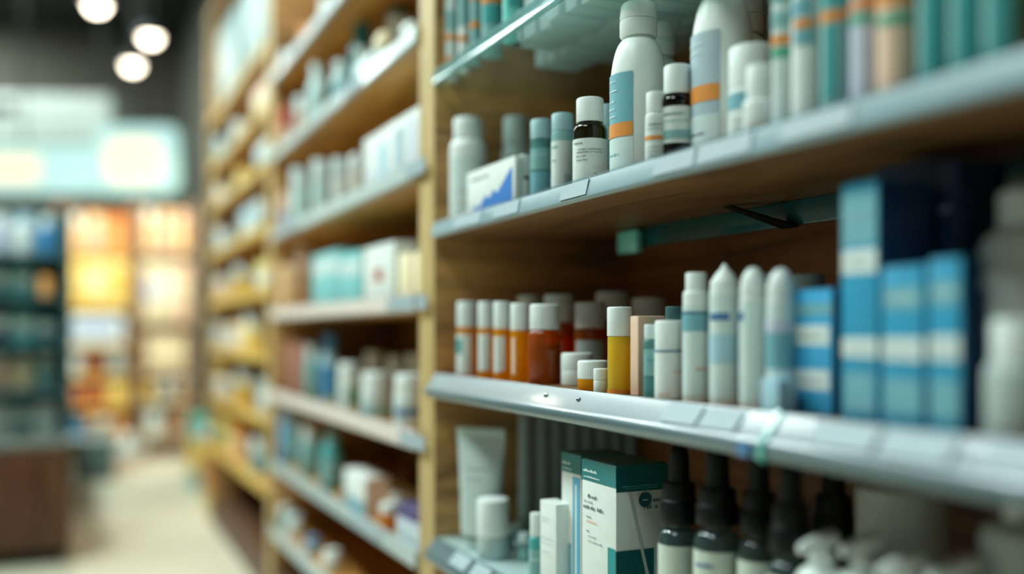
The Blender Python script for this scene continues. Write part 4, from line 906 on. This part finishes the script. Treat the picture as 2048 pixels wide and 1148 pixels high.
bottle('jar', 'small white jar on the pale peach floor bin', 'jar', (X, Y, .035, .08), .35, .95, sh=.1, mb=W, mc=W, zs=Z1, seg=24, ribs=0, rz=0)
# goods on the plinth line of the farthest bay
for i, (px, Y, z0, m, mc, q) in enumerate([(415, 4.35, .0, YEL, W2, 'yellow pail with white lid on the floor past the farthest bay'), (382, 4.95, 0, TEALP, GREEN, 'aqua pail with green lid on the floor past the farthest bay')]):
    bottle('pail', q, 'pail', (.50 + .11, Y, .10, .34), .12, 1.02, rn=.95, sh=.02, mb=m, mc=mc, zs=E, seg=32, ribs=0, rz=R90, lab=dict(z0=.25, z1=.7, a=60, m=ORP if i == 0 else YEL))

# ---------------------------------------------------------------- light of the place
def ceiling_light(x, y, p, q, sx=.6, sy=1.2, col=(.84, 1.0, .97)):
    t = thing('ceiling_light', q, 'lamp', (x, y, CEIL - .05))
    MB().box(-sx / 2 - .02, sx / 2 + .02, -sy / 2 - .02, sy / 2 + .02, .0, .0498, .004).build('housing', mat('lamp housing white', (220, 224, 220), .4), t)
    MB().box(-sx / 2, sx / 2, -sy / 2, sy / 2, -.006, -.0005).build('diffuser', mat('lit lamp diffuser', (225, 250, 246), .4, emit=4), t)
    l = bpy.data.lights.new('ceiling_lamp', 'AREA'); l.shape = 'RECTANGLE'; l.size = sx; l.size_y = sy; l.energy = p; l.color = col
    o = bpy.data.objects.new('ceiling_lamp', l); COL.objects.link(o); o.parent = t; o.location = (0, 0, -.012)
LP = 1.0
for x, y, p, q in [(-1.1, .5, 34, 'flat ceiling light panel over the near end of the aisle'), (-1.0, 2.4, 100, 'flat ceiling light panel over the middle of the aisle'), (-.8, 4.4, 60, 'flat ceiling light panel over the brown cabinet'), (-.9, 6.0, 45, 'flat ceiling light panel before the lit sign'), (-.9, 7.9, 40, 'unseen ceiling light panel added to brighten the far taupe wall')]:  # last panel is unseen, added only to brighten the far wall
    ceiling_light(x, y, p * LP, q)
def spot(loc, tgt, e, col, size, name):
    l = bpy.data.lights.new(name, 'SPOT'); l.energy = e; l.color = col; l.spot_size = math.radians(size); l.spot_blend = .6; l.shadow_soft_size = .04
    o = bpy.data.objects.new(name, l); COL.objects.link(o); o.location = loc
    o.rotation_euler = (Vector(tgt) - Vector(loc)).to_track_quat('-Z', 'Y').to_euler(); return o
spot((at(301, 5.0), 4.98, z_at(68, at(301, 5), 5) - .06), (.2, 6.3, .9), 80, (1, .88, .66), 80, 'pendant_beam')
spot((at(265, 5.6), 5.58, z_at(124, at(265, 5.6), 5.6) - .06), (.3, 6.4, .7), 60, (1, .86, .62), 90, 'pendant_beam')
spot((at(194, 4.4), 4.4, z_at(2, at(194, 4.4), 4.4) - .06), (.55, 3.6, .7), 36, (1, .9, .74), 80, 'pendant_beam')

wd = bpy.data.worlds.new('world'); SC.world = wd; wd.use_nodes = True
wd.node_tree.nodes['Background'].inputs['Color'].default_value = (.03, .045, .045, 1)

cam = bpy.data.cameras.new('camera'); co = bpy.data.objects.new('camera', cam); COL.objects.link(co)
co.location = (0, 0, CAMZ); co.rotation_euler = (PI / 2, 0, -TH)
cam.sensor_width = 36; cam.lens = F * 36 / 2048
cam.shift_y = (HOR - 574) / 2048
cam.clip_start = .01
cam.dof.use_dof = True; cam.dof.focus_distance = 1.05; cam.dof.aperture_fstop = 1.0
SC.camera = co
SC.view_settings.view_transform = 'Standard'; SC.view_settings.look = 'None'
SC.view_settings.exposure = 0; SC.view_settings.gamma = 1
SC.cycles.use_denoising = True
SC.cycles.max_bounces = 8; SC.cycles.transparent_max_bounces = 24
SC.cycles.caustics_reflective = False; SC.cycles.caustics_refractive = False
SC.cycles.sample_clamp_indirect = 4
